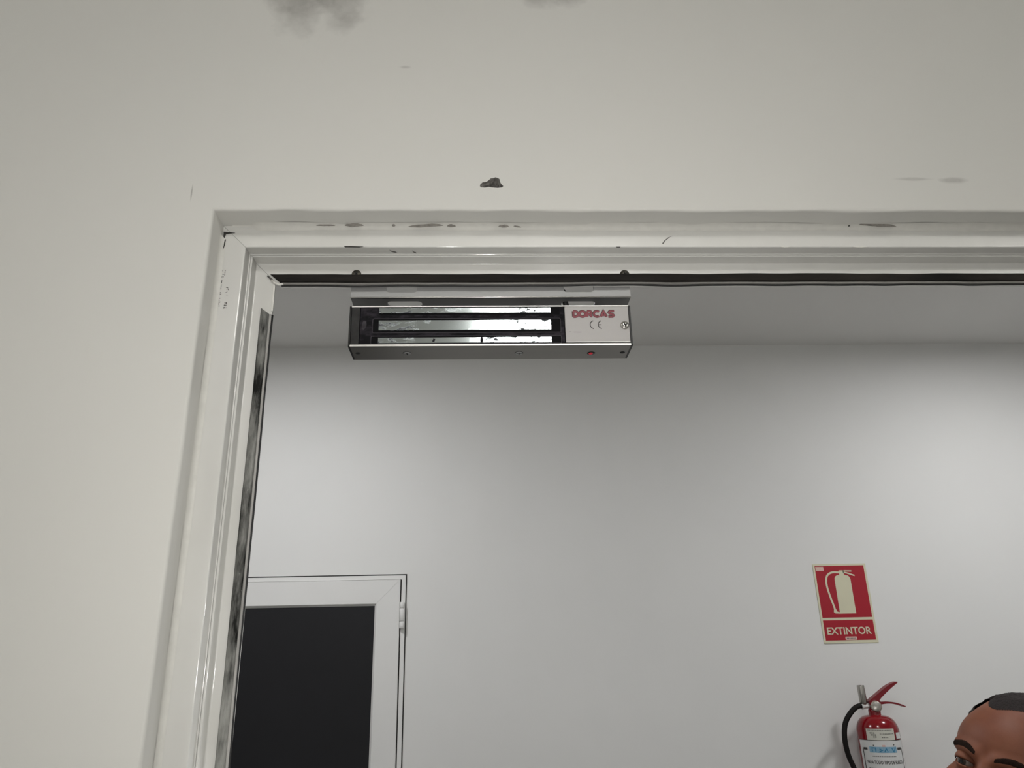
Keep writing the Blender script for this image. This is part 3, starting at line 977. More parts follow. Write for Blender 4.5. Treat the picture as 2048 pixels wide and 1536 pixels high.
# frame around the leaf (three mitred lengths)
def dframe():
    w = 0.0150
    yb, yf_ = YF - 0.001, YF - 0.010
    pieces = (('frame_jamb', [(DX1 - w, 0), (DX1, 0), (DX1, DZ1), (DX1 - w, DZ1 - w)]),
              ('frame_head', [(DX0, DZ1), (DX0 + w, DZ1 - w), (DX1 - w, DZ1 - w), (DX1, DZ1)]),
              ('frame_jamb', [(DX0, 0), (DX0 + w, 0), (DX0 + w, DZ1 - w), (DX0, DZ1)]))
    for n, p in pieces:
        prism(n, p, yf_, yb, 'pvc2', door2)
    # dark shadow joint between frame and plaster
    j = 0.0052
    for n, p in (('wall_joint', [(DX1, 0), (DX1 + j * 0.7, 0), (DX1 + j * 0.7, DZ1 + j), (DX1, DZ1)]),
                 ('wall_joint', [(DX0 - j, DZ1 + j), (DX0, DZ1), (DX1, DZ1), (DX1 + j * 0.7, DZ1 + j)])):
        prism(n, p, YF - 0.0015, YF - 0.0004, 'shadowgap', door2)
dframe()
LX = DX1 - 0.0150 - 0.0042      # leaf right edge
LT = DZ1 - 0.0150 - 0.0020
prism('gap_strip', [(LX - 0.004, 0), (DX1 - 0.0150, 0), (DX1 - 0.0150, LT + 0.002), (LX - 0.004, LT + 0.002)], YF - 0.004, YF - 0.002, 'shadowgap', door2)
SW = 0.0870
YL0, YL1 = YF - 0.020, YF - 0.004
def leaf_bar(n, p):
    o = prism(n, p, YL0, YL1, 'pvc2', door2)
    bm = bmesh.new(); bm.from_mesh(o.data)
    bmesh.ops.bevel(bm, geom=[e for e in bm.edges if all(abs(v.co.y + door2.location.y - YL0) < 1e-5 for v in e.verts)], offset=0.0012, segments=2, affect='EDGES')
    bm.to_mesh(o.data); bm.free()
    return autosmooth(o, 40)
leaf_bar('leaf_stile', [(LX - SW, 0.10), (LX, 0.01), (LX, LT), (LX - SW, LT - SW)])
leaf_bar('leaf_rail', [(DX0 + 0.02, LT), (DX0 + 0.02 + SW, LT - SW), (LX - SW, LT - SW), (LX, LT)])
leaf_bar('leaf_stile', [(DX0 + 0.02, 0.01), (DX0 + 0.02 + SW, 0.10), (DX0 + 0.02 + SW, LT - SW), (DX0 + 0.02, LT)])
leaf_bar('leaf_rail', [(DX0 + 0.02, 0.01), (LX, 0.01), (LX - SW, 0.10), (DX0 + 0.02 + SW, 0.10)])
# glazing bead: sloping inwards
def bead():
    x0, x1, z0, z1 = DX0 + 0.02 + SW, LX - SW, 0.10, LT - SW
    b = 0.0070
    o_ = [(x0, z0), (x1, z0), (x1, z1), (x0, z1)]
    i_ = [(x0 + b, z0 + b), (x1 - b, z0 + b), (x1 - b, z1 - b), (x0 + b, z1 - b)]
    for k, nm in enumerate(('glazing_bead',) * 4):
        a, c = k, (k + 1) % 4
        v = [(o_[a][0], YL0 + 0.001, o_[a][1]), (o_[c][0], YL0 + 0.001, o_[c][1]), (i_[c][0], YL0 + 0.009, i_[c][1]), (i_[a][0], YL0 + 0.009, i_[a][1]),
             (o_[a][0], YL1, o_[a][1]), (o_[c][0], YL1, o_[c][1]), (i_[c][0], YL1, i_[c][1]), (i_[a][0], YL1, i_[a][1])]
        f = [(0, 1, 2, 3), (7, 6, 5, 4), (0, 4, 5, 1), (1, 5, 6, 2), (2, 6, 7, 3), (3, 7, 4, 0)]
        fix_normals(mesh(nm, v, f, 'pvc2', door2))
    box('black_panel', x0 + 0.002, x1 - 0.002, YL0 + 0.0095, YL1 - 0.001, z0 + 0.002, z1 - 0.002, 'darkpanel', door2)
bead()
hx0, hx1 = DX1 - 0.0195, DX1 - 0.0005
for zz in (1.8405, 0.28):
    for (za, zb) in ((zz, zz + 0.0245), (zz + 0.0255, zz + 0.0715), (zz + 0.0725, zz + 0.0940)):
        lathe('hinge_knuckle', [(0.0075, 0), (0.0088, 0.0015), (0.0088, zb - za - 0.0015), (0.0075, zb - za)], ((hx0 + hx1) / 2, YF - 0.020, za), (0, 0, 1), 'pvc2', door2, segs=16)
    box('hinge_leaf', hx0 + 0.003, hx1 - 0.002, YF - 0.020, YF - 0.009, zz + 0.001, zz + 0.093, 'pvc2', door2)

# ------------------------------------------------------------------ EXTINTOR sign
SX0, SX1, SZ0, SZ1 = 1.2950, 1.5060, 1.7540, 2.0490
sign = thing('extinguisher_sign', ((SX0 + SX1) / 2, YF - 0.001, SZ0), 'red and cream EXTINTOR wall sign with extinguisher pictogram', 'sign')
ys = YF - 0.0022
box('sign_plate', SX0, SX1, ys, YF - 0.0002, SZ0, SZ1, 'sign_cream', sign, 0.0003, 1)
RX0, RX1 = 1.3030, 1.4975
box('red_field', RX0, RX1, ys - 0.0004, ys + 0.0002, 1.8470, 2.0418, 'sign_red', sign)
box('red_field', RX0, RX1, ys - 0.0004, ys + 0.0002, 1.7645, 1.8378, 'sign_red', sign)
yp = ys - 0.0008
# pictogram in sign millimetres (origin at the upper red field's lower left)
W_, H_ = RX1 - RX0, 2.0418 - 1.8470
S2 = lambda u, v: (RX0 + W_ * u, 1.8470 + H_ * v)
body = [S2(u, v) for u, v in ((0.365, 0.075), (0.69, 0.075), (0.69, 0.73), (0.675, 0.775), (0.645, 0.805), (0.60, 0.815), (0.575, 0.82), (0.575, 0.905), (0.475, 0.905), (0.475, 0.82),
                               (0.43, 0.815), (0.395, 0.795), (0.37, 0.76), (0.365, 0.72))]
prism('pictogram_body', body, yp, ys, 'sign_cream', sign)
def stroke_obj(name, lines, w, y, mat, parent):
    v, f = strokes_geo(lines, w)
    return mesh(name, [(x, y - i * 2e-8, z) for i, (x, z) in enumerate(v)], f, mat, parent)
hose_curve = [S2(u, v) for u, v in ((0.48, 0.865), (0.36, 0.872), (0.27, 0.845), (0.215, 0.79), (0.19, 0.70), (0.188, 0.60), (0.205, 0.48), (0.235, 0.34), (0.265, 0.22), (0.278, 0.14))]
hc = [(p.x, p.y) for p in spline([(a, b, 0) for a, b in hose_curve], 5)]
stroke_obj('pictogram_hose', [hc], 0.0072, yp, 'sign_cream', sign)
prism('pictogram_nozzle', [S2(u, v) for u, v in ((0.255, 0.155), (0.305, 0.155), (0.315, 0.115), (0.365, 0.10), (0.365, 0.075), (0.275, 0.080), (0.245, 0.105))], yp, ys, 'sign_cream', sign)
stroke_obj('pictogram_lever', [[S2(0.56, 0.895), S2(0.735, 0.890)]], 0.0046, yp, 'sign_cream', sign)
stroke_obj('pictogram_handle', [[S2(0.56, 0.872), S2(0.64, 0.852), S2(0.72, 0.825), S2(0.785, 0.800)]], 0.0052, yp, 'sign_cream', sign)
text_on('sign_lettering', 'EXTINTOR', lambda u, v: (1.3130 + u * (1.4850 - 1.3130), yp, 1.7855 + v * 0.0270), 'sign_cream', sign, offset=0.02)
prism('sign_tag', rrect(1.3795, 1.4245, 1.7655, 1.7775, 0.003), yp, ys, 'sign_pinkish', sign)
stroke_obj('tag_print', [[(1.385 + 0.0052 * i, 1.7712), (1.3885 + 0.0052 * i, 1.7716)] for i in range(7)], 0.003, yp - 0.0002, 'ink_grey', sign)
box('corner_tag', RX0 + 0.0015, RX0 + 0.0335, yp, ys, 2.0225, 2.0385, 'sign_pinkish', sign)
stroke_obj('tag_print', [[(RX0 + 0.005 + 0.006 * i, 2.0290), (RX0 + 0.009 + 0.006 * i, 2.0315)] for i in range(4)], 0.0025, yp - 0.0002, 'sign_cream', sign)

# ------------------------------------------------------------------ fire extinguisher on the far wall
AX, AY, AR = 1.3965, 2.353, 0.070
ext = thing('fire_extinguisher', (AX, AY, 1.06), 'glossy red fire extinguisher with white labels hung on the far wall', 'extinguisher')
prof = [(0.056, 1.070), (0.064, 1.066), (0.069, 1.075), (AR, 1.085), (AR, 1.455)]
for i in range(1, 13):
    a = math.radians(90 * i / 12)
    prof.append((0.021 + (AR - 0.021) * math.cos(a) ** 0.85, 1.455 + 0.054 * math.sin(a)))
prof += [(0.0205, 1.513), (0.0205, 1.526), (0.0175, 1.530)]
prof = [(r, z - 1.06) for r, z in prof]
lathe('cylinder', prof, (AX, AY, 1.06), (0, 0, 1), 'ext_red', ext, segs=96)
lathe('base_ring', [(0.060, 0.0), (0.066, 0.0), (0.066, 0.022), (0.060, 0.022)], (AX, AY, 1.056), (0, 0, 1), 'black_plastic', ext, segs=40)
# valve body
lathe('valve_body', [(0.0165, 0), (0.0165, 0.006), (0.0145, 0.010), (0.0145, 0.030), (0.012, 0.034)], (AX, AY, 1.527), (0, 0, 1), 'ext_red_dark', ext, segs=24)
# levers: plates shaped in XZ
def curved_plate(name, upper, lower, y0, y1, mat, parent):
    poly = [(p.x, p.y) for p in spline([(a, b, 0) for a, b in upper], 6)] + [(p.x, p.y) for p in reversed(spline([(a, b, 0) for a, b in lower], 6))]
    o = prism(name, poly, y0, y1, mat, parent)
    return o
curved_plate('squeeze_lever', [(1.3760, 1.5555), (1.4050, 1.5740), (1.4350, 1.5935), (1.4620, 1.6090), (1.4870, 1.6175), (1.4935, 1.6168)],
             [(1.3800, 1.5425), (1.4000, 1.5480), (1.4150, 1.5570), (1.4240, 1.5660), (1.4460, 1.5830), (1.4680, 1.5985), (1.4915, 1.6135)], AY - 0.013, AY + 0.013, 'ext_red_dark', ext)
curved_plate('carry_handle', [(1.3900, 1.5490), (1.4150, 1.5515), (1.4380, 1.5530), (1.4600, 1.5515), (1.4830, 1.5465), (1.5080, 1.5370)],
             [(1.3900, 1.5400), (1.4150, 1.5430), (1.4380, 1.5460), (1.4600, 1.5455), (1.4820, 1.5415), (1.5070, 1.5335)], AY - 0.012, AY + 0.012, 'ext_red_dark', ext)
prism('lever_web', [(1.3870, 1.5400), (1.4120, 1.5450), (1.4220, 1.5500), (1.4170, 1.5580), (1.4220, 1.5660), (1.3900, 1.5580)], AY - 0.010, AY + 0.010, 'ext_red_dark', ext)
g = lathe('pressure_gauge', [(0.0175, 0), (0.0185, 0.003), (0.0185, 0.011), (0.0170, 0.0125), (0.0150, 0.0125)], (AX + 0.003, AY - 0.013, 1.5380), (-0.40, -0.90, 0.10), 'brass', ext, segs=32)
lathe('gauge_glass', [(0.0150, 0), (0.0149, 0.0009), (0.0140, 0.0011), (0.0004, 0.0011)], Vector((AX + 0.003, AY - 0.013, 1.5380)) + Vector((-0.40, -0.90, 0.10)).normalized() * 0.0118, (-0.40, -0.90, 0.10), 'chrome', g, segs=32)
# hose fitting and upright chrome tube
tube('hose_fitting', [(AX - 0.012, AY, 1.5405), (AX - 0.030, AY, 1.5405), (AX - 0.044, AY, 1.5385)], [0.0085, 0.0090, 0.0105], 'white_plastic', ext, segs=16)
lathe('valve_tube', [(0.0105, 0), (0.0128, 0.004), (0.0128, 0.062), (0.0118, 0.064), (0.0098, 0.064), (0.0090, 0.058), (0.002, 0.057)], (AX - 0.0345, AY, 1.5450), (-0.02, 0, 1), 'chrome', ext, segs=24)
hp = spline([(AX - 0.036, AY, 1.5400), (1.346, AY, 1.5405), (1.328, AY - 0.002, 1.5345), (1.307, AY - 0.004, 1.5180), (1.288, AY - 0.004, 1.4950), (1.277, AY - 0.004, 1.4690), (1.2715, AY - 0.004, 1.4310),
             (1.2755, AY - 0.004, 1.3850), (1.2885, AY - 0.004, 1.3420), (1.303, AY - 0.004, 1.290), (1.313, AY - 0.004, 1.225), (1.316, AY - 0.004, 1.165)], 6)
tube('hose', hp, 0.0088, 'hose', ext, segs=14)
lathe('nozzle', [(0.010, 0), (0.011, 0.02), (0.013, 0.06), (0.012, 0.06), (0.006, 0.05)], (1.316, AY - 0.004, 1.170), (0.01, 0, -1), 'black_plastic', ext, segs=16)
box('wall_hook', AX - 0.008, AX + 0.008, AY + 0.060, YF - 0.0005, 1.400, 1.420, 'ext_red_dark', ext, 0.002)
box('hook_plate', AX - 0.012, AX + 0.012, YF - 0.004, YF - 0.0002, 1.360, 1.440, 'ext_red_dark', ext, 0.001)
# labels wrapped round the cylinder; phi is measured from the side that faces the doorway
HV = math.radians(26.0)
def cyl(phi, z, d):
    r = AR + d
    return (AX + r * (-math.sin(HV) * math.cos(phi) + math.cos(HV) * math.sin(phi)),
            AY + r * (-math.cos(HV) * math.cos(phi) - math.sin(HV) * math.sin(phi)), z)
def wrap(name, p0, p1, z0, z1, d, mat, n=24):
    p0, p1 = math.radians(p0), math.radians(p1)
    v, f = [], []
    for i in range(n + 1):
        p = p0 + (p1 - p0) * i / n
        v += [cyl(p, z0, d), cyl(p, z1, d), cyl(p, z1, d - 0.0007), cyl(p, z0, d - 0.0007)]
    for i in range(n):
        for k in range(4):
            f.append((4 * i + k, 4 * i + (k + 1) % 4, 4 * i + 4 + (k + 1) % 4, 4 * i + 4 + k))
    f += [(0, 1, 2, 3), (4 * n + 3, 4 * n + 2, 4 * n + 1, 4 * n)]
    return fix_normals(mesh(name, v, f, mat, ext))
wrap('inspection_label', -32, 46, 1.4325, 1.4700, 0.0008, 'paper_cream')
wrap('side_label', 53, 76, 1.437, 1.4560, 0.0008, 'paper')
wrap('instruction_label', -63, 76, 1.14, 1.4325, 0.0011, 'paper', 40)
def wrap_strokes(name, lines, w, d, mat):
    v, f = [], []
    for ln in lines:
        # polyline in (phi degrees, z); converted to arc length before thickening
        dense = []
        for (a0, z0), (a1, z1) in zip(ln[:-1], ln[1:]):
            k_ = max(1, int(abs(a1 - a0) / 3))
            dense += [(a0 + (a1 - a0) * q / k_, z0 + (z1 - z0) * q / k_) for q in range(k_)]
        dense.append(ln[-1])
        pts = [(math.radians(a) * AR, z) for a, z in dense]
        vv, ff = strokes_geo([pts], w)
        k = len(v)
        v += [cyl(x / AR, z, d + (k + i) * 1e-7) for i, (x, z) in enumerate(vv)]
        f += [tuple(k + j for j in q) for q in ff]
    o = mesh(name, v, f, mat, ext)
    if len(lines) > 2: o['kind'] = 'stuff'
    return o
def fine(a0, a1, z, n):
    return [[(a0 + (a1 - a0) * i / n, z), (a0 + (a1 - a0) * (i + 0.75) / n, z)] for i in range(n)]
wrap_strokes('label_print', fine(-27, 40, 1.4650, 16) + fine(4, 42, 1.4535, 9) + fine(8, 26, 1.4420, 4), 0.0022, 0.0013, 'ink_grey')
wrap_strokes('label_print', fine(-22, -8, 1.4560, 3) + fine(-20, -4, 1.4500, 3) + fine(-14, -4, 1.4440, 2), 0.0036, 0.0013, 'ink_grey')
wrap_strokes('label_rule', [[(-63, 1.4330), (-40, 1.4330), (-20, 1.4330), (0, 1.4330), (20, 1.4330), (40, 1.4330), (56, 1.4330), (70, 1.4330)], [(50, 1.4340), (49, 1.4440)]], 0.0016, 0.0015, 'ink_dark')
for a_ in (-51, 66):
    wrap_strokes('label_border', [[(a_, 1.4050), (a_, 1.36), (a_, 1.30), (a_, 1.20)]], 0.0036, 0.0016, 'ink_dark')
for ln_ in ([(-49, 1.4055), (-42, 1.4055), (-36, 1.4055)], [(47, 1.4060), (54, 1.4060), (62, 1.4060)]):
    wrap_strokes('label_border', [ln_], 0.0075, 0.0016, 'ink_dark')
wrap('icon_band', -30, 44, 1.3945, 1.4130, 0.0016, 'ink_pale_blue', 16)
for ln_ in ([(-22, 1.398), (-22, 1.409), (-13, 1.409), (-13, 1.398)], [(-4, 1.398), (4, 1.402), (-3, 1.407)], [(9, 1.397), (14, 1.408), (18, 1.398)], [(29, 1.410), (34, 1.397), (40, 1.410)]):
    wrap_strokes('label_icon', [ln_], 0.0030, 0.0022, 'ink_blue')
wrap_strokes('label_icon', [[(5, 1.416), (13, 1.416)]], 0.006, 0.0018, 'sign_pinkish')
for ln_ in ([(-17, 1.4150), (-17, 1.4190)], [(36, 1.4170), (38, 1.4210)]):
    wrap_strokes('label_icon', [ln_], 0.0040, 0.0018, 'ink_grey')
wrap_strokes('label_print', fine(-24, 40, 1.3830, 14), 0.0020, 0.0016, 'ink_grey')
text_on('label_lettering', 'PARA TODO TIPO DE FUEGO', lambda u, v: cyl(math.radians(-42 + 100 * u), 1.3590 + 0.0110 * v, 0.0016), 'ink_dark', ext, offset=0.02)
wrap_strokes('label_print', fine(-40, 52, 1.345, 12) + fine(-40, 52, 1.335, 14) + fine(-40, 40, 1.325, 11), 0.003, 0.0016, 'ink_grey')

# ------------------------------------------------------------------ ceiling lights
def led_panel(x, y, label):
    t = thing('ceiling_light', (x, y, ZC), label, 'ceiling light', 'square LED panels of the near room')
    h = 0.3
    plate_with_holes('light_frame', [(x - h, y - h), (x + h, y - h), (x + h, y + h), (x - h, y + h)],
                     [[(x - h + 0.012, y - h + 0.012), (x + h - 0.012, y - h + 0.012), (x + h - 0.012, y + h - 0.012), (x - h + 0.012, y + h - 0.012)]], ZC - 0.012, ZC - 0.0005, 'pvc2', t, plane='XY')
    box('diffuser', x - h + 0.013, x + h - 0.013, y - h + 0.013, y + h - 0.013, ZC - 0.008, ZC - 0.001, 'panel', t)
led_panel(0.32, -2.10, 'square LED ceiling panel right behind the photographer')
led_panel(-1.60, -1.60, 'square LED ceiling panel on the left of the near room')
led_panel(2.20, -2.10, 'square LED ceiling panel on the right of the near room')

def downlight(x, y, label, r=0.096):
    t = thing('downlight', (x, y, ZC), label, 'ceiling light', 'round downlights of the far room')
    lathe('downlight_ring', [(r + k, h) for k, h in ((0.016, 0), (0.018, 0.004), (0.008, 0.010), (0.004, 0.010), (0.002, 0.002), (0.002, 0.0))], (x, y, ZC - 0.0005), (0, 0, -1), 'pvc2', t, segs=32, cap=False)
    lathe('downlight_lens', [(r, 0.004), (r - 0.001, 0.006), (0.001, 0.006)], (x, y, ZC - 0.0005), (0, 0, -1), 'lens', t, segs=24)
downlight(-0.80, 1.45, 'round white downlight above the far door')
downlight(2.05, 1.45, 'round white downlight on the right of the far room')
downlight(0.62, 0.35, 'small round downlight just past the doorway', 0.066)  # third lamp; place and smaller size chosen to lift the far wall's middle

# ------------------------------------------------------------------ person in the far room
def build_person():
    root = thing('person', (0.729, 0.627, 0.0), 'person with short dark hair looking left, only forehead and one eye showing', 'person')
    root.rotation_euler = (0, 0, math.radians(-57))
    EYE_Z = 1.5555
    # ---- head as a star-shaped surface of a smooth solid
    def ell(P, c, r):
        q = (P - np.array(c)) / np.array(r)
        k = np.linalg.norm(q, axis=1)
        return (k - 1) * min(r)
    def cap(P, a, b, ra, rb):
        a = np.array(a); b = np.array(b)
        t = np.clip(((P - a) @ (b - a)) / ((b - a) @ (b - a)), 0, 1)
        return np.linalg.norm(P - (a + t[:, None] * (b - a)), axis=1) - (ra + (rb - ra) * t)
    def smin(a, b, k):
        h = np.clip(0.5 + 0.5 * (b - a) / k, 0, 1)
        return b * (1 - h) + a * h - k * h * (1 - h)
    def smax(a, b, k):
        return -smin(-a, -b, k)
    def sdf(P):
        d = ell(P, (0, 0.012, 0.022), (0.076, 0.096, 0.084))
        d = smin(d, ell(P, (0, -0.042, 0.028), (0.059, 0.044, 0.046)), 0.02)
        d = smin(d, ell(P, (0, -0.034, -0.045), (0.060, 0.056, 0.070)), 0.02)
        d = smin(d, ell(P, (0, -0.066, -0.100), (0.028, 0.026, 0.022)), 0.02)
        for s in (-1, 1):
            d = smin(d, cap(P, (s * 0.014, -0.087, 0.017), (s * 0.046, -0.072, 0.019), 0.0075, 0.0075), 0.010)
            d = smin(d, ell(P, (s * 0.047, -0.060, -0.030), (0.019, 0.022, 0.020)), 0.015)
        for s in (-1, 1):
            d = smax(d, -ell(P, (s * 0.0325, -0.092, -0.001), (0.0185, 0.0165, 0.0125)), 0.007)
        d = smin(d, cap(P, (0, -0.088, 0.006), (0, -0.112, -0.040), 0.0075, 0.0105), 0.010)
        for s in (-1, 1):
            d = smin(d, ell(P, (s * 0.013, -0.098, -0.043), (0.008, 0.010, 0.008)), 0.006)
            d = smin(d, ell(P, (s * 0.077, 0.018, -0.012), (0.008, 0.019, 0.032)), 0.006)
        d = smin(d, ell(P, (0, -0.090, -0.068), (0.024, 0.010, 0.006)), 0.006)
        d = smin(d, ell(P, (0, -0.088, -0.079), (0.020, 0.011, 0.006)), 0.006)
        d = smin(d, cap(P, (0, 0.022, -0.05), (0, 0.034, -0.145), 0.055, 0.058), 0.02)
        return d
    O = np.array((0, -0.005, -0.005))
    def surf(D):
        D = D / np.linalg.norm(D, axis=1)[:, None]
        t = np.full(len(D), 0.30)
        for _ in range(70):
            d = sdf(O + D * t[:, None])
            t = t - d * 0.75
            t = np.clip(t, 0.01, 0.4)
        return O + D * t[:, None]
    NU, NV = 260, 200
    U, V = np.meshgrid(np.arange(NU) / NU * 2 * PI, (np.arange(1, NV)) / NV * PI)
    D = np.stack([np.sin(V) * np.sin(U), -np.sin(V) * np.cos(U), np.cos(V)], -1).reshape(-1, 3)
    H = surf(D)
    H = np.vstack([H, surf(np.array([[0, 0, 1.0], [0, 0, -1.0]]))])
    top, bot = len(H) - 2, len(H) - 1
    hf = []
    for j in range(NV - 2):
        for i in range(NU):
            a, b = j * NU + i, j * NU + (i + 1) % NU
            hf.append((a, a + NU, b + NU, b))
    for i in range(NU):
        hf.append((top, i, (i + 1) % NU))
        hf.append((bot, (NV - 2) * NU + (i + 1) % NU, (NV - 2) * NU + i))
    # pose: nod, tilt, turn about the top of the neck
    piv = Vector((0, 0.03, -0.09))
    ROT = Matrix.Rotation(math.radians(-6), 3, 'Z') @ Matrix.Rotation(math.radians(17), 3, 'Y') @ Matrix.Rotation(math.radians(-8), 3, 'X')
    HO = Vector((0, 0.0, EYE_Z))
    def place(p):
        return HO + piv + ROT @ (Vector(p) - piv)
    hv = [place(p) for p in H]
    head_me = bpy.data.meshes.new('head'); head_me.from_pydata([tuple(v) for v in hv], [], hf); head_me.update()
    head_o = bpy.data.objects.new('head_tmp', head_me); COL.objects.link(head_o)
    # ---- body from a skinned skeleton
    J = {'pelvis': (0, 0.03, 0.86, 0.125, 0.095), 'waist': (0, 0.025, 1.00, 0.125, 0.088), 'chest': (0, 0.03, 1.18, 0.145, 0.098), 'uchest': (0, 0.035, 1.30, 0.125, 0.085),
         'neckb': (0, 0.035, 1.375, 0.062, 0.06), 'neckt': (0, 0.03, 1.44, 0.055, 0.055)}
    for s, k in ((-1, 'r'), (1, 'l')):
        J['sh' + k] = (s * 0.165, 0.035, 1.315, 0.055, 0.058)
        J['el' + k] = (s * 0.235, 0.06, 1.04, 0.040, 0.042)
        J['wr' + k] = (s * 0.225, -0.03, 0.815, 0.026, 0.021)
        J['pa' + k] = (s * 0.220, -0.045, 0.745, 0.034, 0.017)
        J['hip' + k] = (s * 0.095, 0.03, 0.79, 0.085, 0.085)
        J['kn' + k] = (s * 0.105, 0.02, 0.45, 0.055, 0.058)
        J['ca' + k] = (s * 0.108, 0.04, 0.32, 0.050, 0.055)
        J['an' + k] = (s * 0.110, 0.05, 0.085, 0.034, 0.038)
        J['to' + k] = (s * 0.120, -0.09, 0.036, 0.038, 0.030)
        for q, (dx, ln) in enumerate(((-0.022, 0.075), (-0.008, 0.085), (0.007, 0.080), (0.021, 0.062))):
            J['f%d%s' % (q, k)] = (s * 0.220 + dx * 0.4, -0.050 + dx, 0.715, 0.009, 0.009)
            J['g%d%s' % (q, k)] = (s * 0.215 + dx * 0.4, -0.058 + dx, 0.715 - ln * 0.5, 0.0085, 0.0085)
            J['h%d%s' % (q, k)] = (s * 0.205 + dx * 0.4, -0.055 + dx, 0.715 - ln * 0.95, 0.0075, 0.0075)
        J['t0' + k] = (s * 0.215, -0.078, 0.765, 0.011, 0.011)
        J['t1' + k] = (s * 0.208, -0.100, 0.735, 0.009, 0.009)
    names = list(J)
    idx = {n: i for i, n in enumerate(names)}
    E_ = [('pelvis', 'waist'), ('waist', 'chest'), ('chest', 'uchest'), ('uchest', 'neckb'), ('neckb', 'neckt')]
    for k in 'rl':
        E_ += [('uchest', 'sh' + k), ('sh' + k, 'el' + k), ('el' + k, 'wr' + k), ('wr' + k, 'pa' + k), ('pelvis', 'hip' + k), ('hip' + k, 'kn' + k), ('kn' + k, 'ca' + k), ('ca' + k, 'an' + k), ('an' + k, 'to' + k), ('wr' + k, 't0' + k), ('t0' + k, 't1' + k)]
        for q in range(4):
            E_ += [('pa' + k, 'f%d%s' % (q, k)), ('f%d%s' % (q, k), 'g%d%s' % (q, k)), ('g%d%s' % (q, k), 'h%d%s' % (q, k))]
    bme = bpy.data.meshes.new('body'); bme.from_pydata([J[n][:3] for n in names], [(idx[a], idx[b]) for a, b in E_], []); bme.update()
    bo = bpy.data.objects.new('body_tmp', bme); COL.objects.link(bo)
    sk = bo.modifiers.new('skin', 'SKIN'); sk.use_smooth_shade = True
    for i, n in enumerate(names):
        sv = bme.skin_vertices[0].data[i]
        sv.radius = J[n][3:5]
        sv.use_root = (n == 'pelvis')
    ss = bo.modifiers.new('sub', 'SUBSURF'); ss.levels = 2; ss.render_levels = 2
    bpy.context.view_layer.update()
    dg = bpy.context.evaluated_depsgraph_get()
    body_me = bpy.data.meshes.new_from_object(bo.evaluated_get(dg))
    bo.modifiers.clear(); bo.data = body_me
    # union with the head: one continuous figure
    bl = bo.modifiers.new('join', 'BOOLEAN'); bl.operation = 'UNION'; bl.object = head_o; bl.solver = 'EXACT'
    bpy.context.view_layer.update()
    dg = bpy.context.evaluated_depsgraph_get()
    fin = bpy.data.meshes.new_from_object(bo.evaluated_get(dg))
    bpy.data.objects.remove(bo); bpy.data.objects.remove(head_o)
    fin.materials.clear(); fin.materials.append(MAT['skin'])
    fin.polygons.foreach_set('use_smooth', [True] * len(fin.polygons))
    fin.polygons.foreach_set('material_index', [0] * len(fin.polygons))
    fig = bpy.data.objects.new('body', fin); COL.objects.link(fig); fig.parent = root
    # clothes: the body's own surface pushed outwards
    def garment(name, test, push, mat, hems=()):
        bm = bmesh.new(); bm.from_mesh(body_me)
        bm.normal_update()
        for hz in hems:
            bmesh.ops.bisect_plane(bm, geom=list(bm.verts) + list(bm.edges) + list(bm.faces), plane_co=(0, 0, hz), plane_no=(0, 0, 1))
        kill = [fc for fc in bm.faces if not test(fc.calc_center_median())]
        bmesh.ops.delete(bm, geom=kill, context='FACES')
        seen, best = set(), []
        for v0 in bm.verts:
            if v0 in seen: continue
            st, isl = [v0], []
            seen.add(v0)
            while st:
                q = st.pop(); isl.append(q)
                for e in q.link_edges:
                    w_ = e.other_vert(q)
                    if w_ not in seen:
                        seen.add(w_); st.append(w_)
            if len(isl) > len(best): best = isl
        bs = set(best)
        bmesh.ops.delete(bm, geom=[v for v in bm.verts if v not in bs], context='VERTS')
        bm.normal_update()
        for v in bm.verts:
            v.co += v.normal * (push + 0.004 * noise.noise(v.co * 18))
        me = bpy.data.meshes.new(name); bm.to_mesh(me); bm.free()
        me.materials.clear(); me.materials.append(MAT[mat])
        me.polygons.foreach_set('use_smooth', [True] * len(me.polygons))
        o = bpy.data.objects.new(name, me); COL.objects.link(o); o.parent = root
        so = o.modifiers.new('cloth', 'SOLIDIFY'); so.thickness = 0.003; so.offset = 1
        return o
    garment('t_shirt', lambda c: 0.84 < c.z < 1.382 and (abs(c.x) < 0.175 or c.z > 1.10), 0.009, 'shirt', (0.84, 1.10, 1.382))
    garment('trousers', lambda c: 0.07 < c.z < 0.92 and abs(c.x) < 0.185, 0.007, 'trousers', (0.07, 0.92))
    garment('shoe', lambda c: c.z < 0.10 and c.x > 0, 0.004, 'shoe')
    garment('shoe', lambda c: c.z < 0.10 and c.x < 0, 0.004, 'shoe')
    # ---- hair: close-cropped cap
    def hairline(p):
        x, y, z = p
        front = 0.084 - 0.10 * max(0.0, abs(x) - 0.035) + 0.004 * math.sin(x * 90)
        if y < -0.02: lim = front - max(0.0, (y + 0.06)) * 1.2 * (abs(x) > 0.05)
        elif y < 0.03: lim = 0.010
        else: lim = -0.060
        return z - lim
    keep = {}
    vv, ff = [], []
    sel = [hairline(H[i]) > -0.002 for i in range(len(H))]
    Nn = np.zeros_like(H)
    eps = 1e-4
    for a in range(3):
        e = np.zeros(3); e[a] = eps
        Nn[:, a] = sdf(H + e) - sdf(H - e)
    Nn /= np.linalg.norm(Nn, axis=1)[:, None] + 1e-12
    def hv_id(i):
        if i not in keep:
            k = max(0.0, min(1.0, hairline(H[i]) / 0.012))
            th = 0.0003 + 0.0030 * k + 0.0010 * k * noise.noise(Vector(H[i]) * 160) + 0.0008 * k * noise.noise(Vector(H[i]) * 420)
            keep[i] = len(vv)
            vv.append(place(H[i] + Nn[i] * th))
        return keep[i]
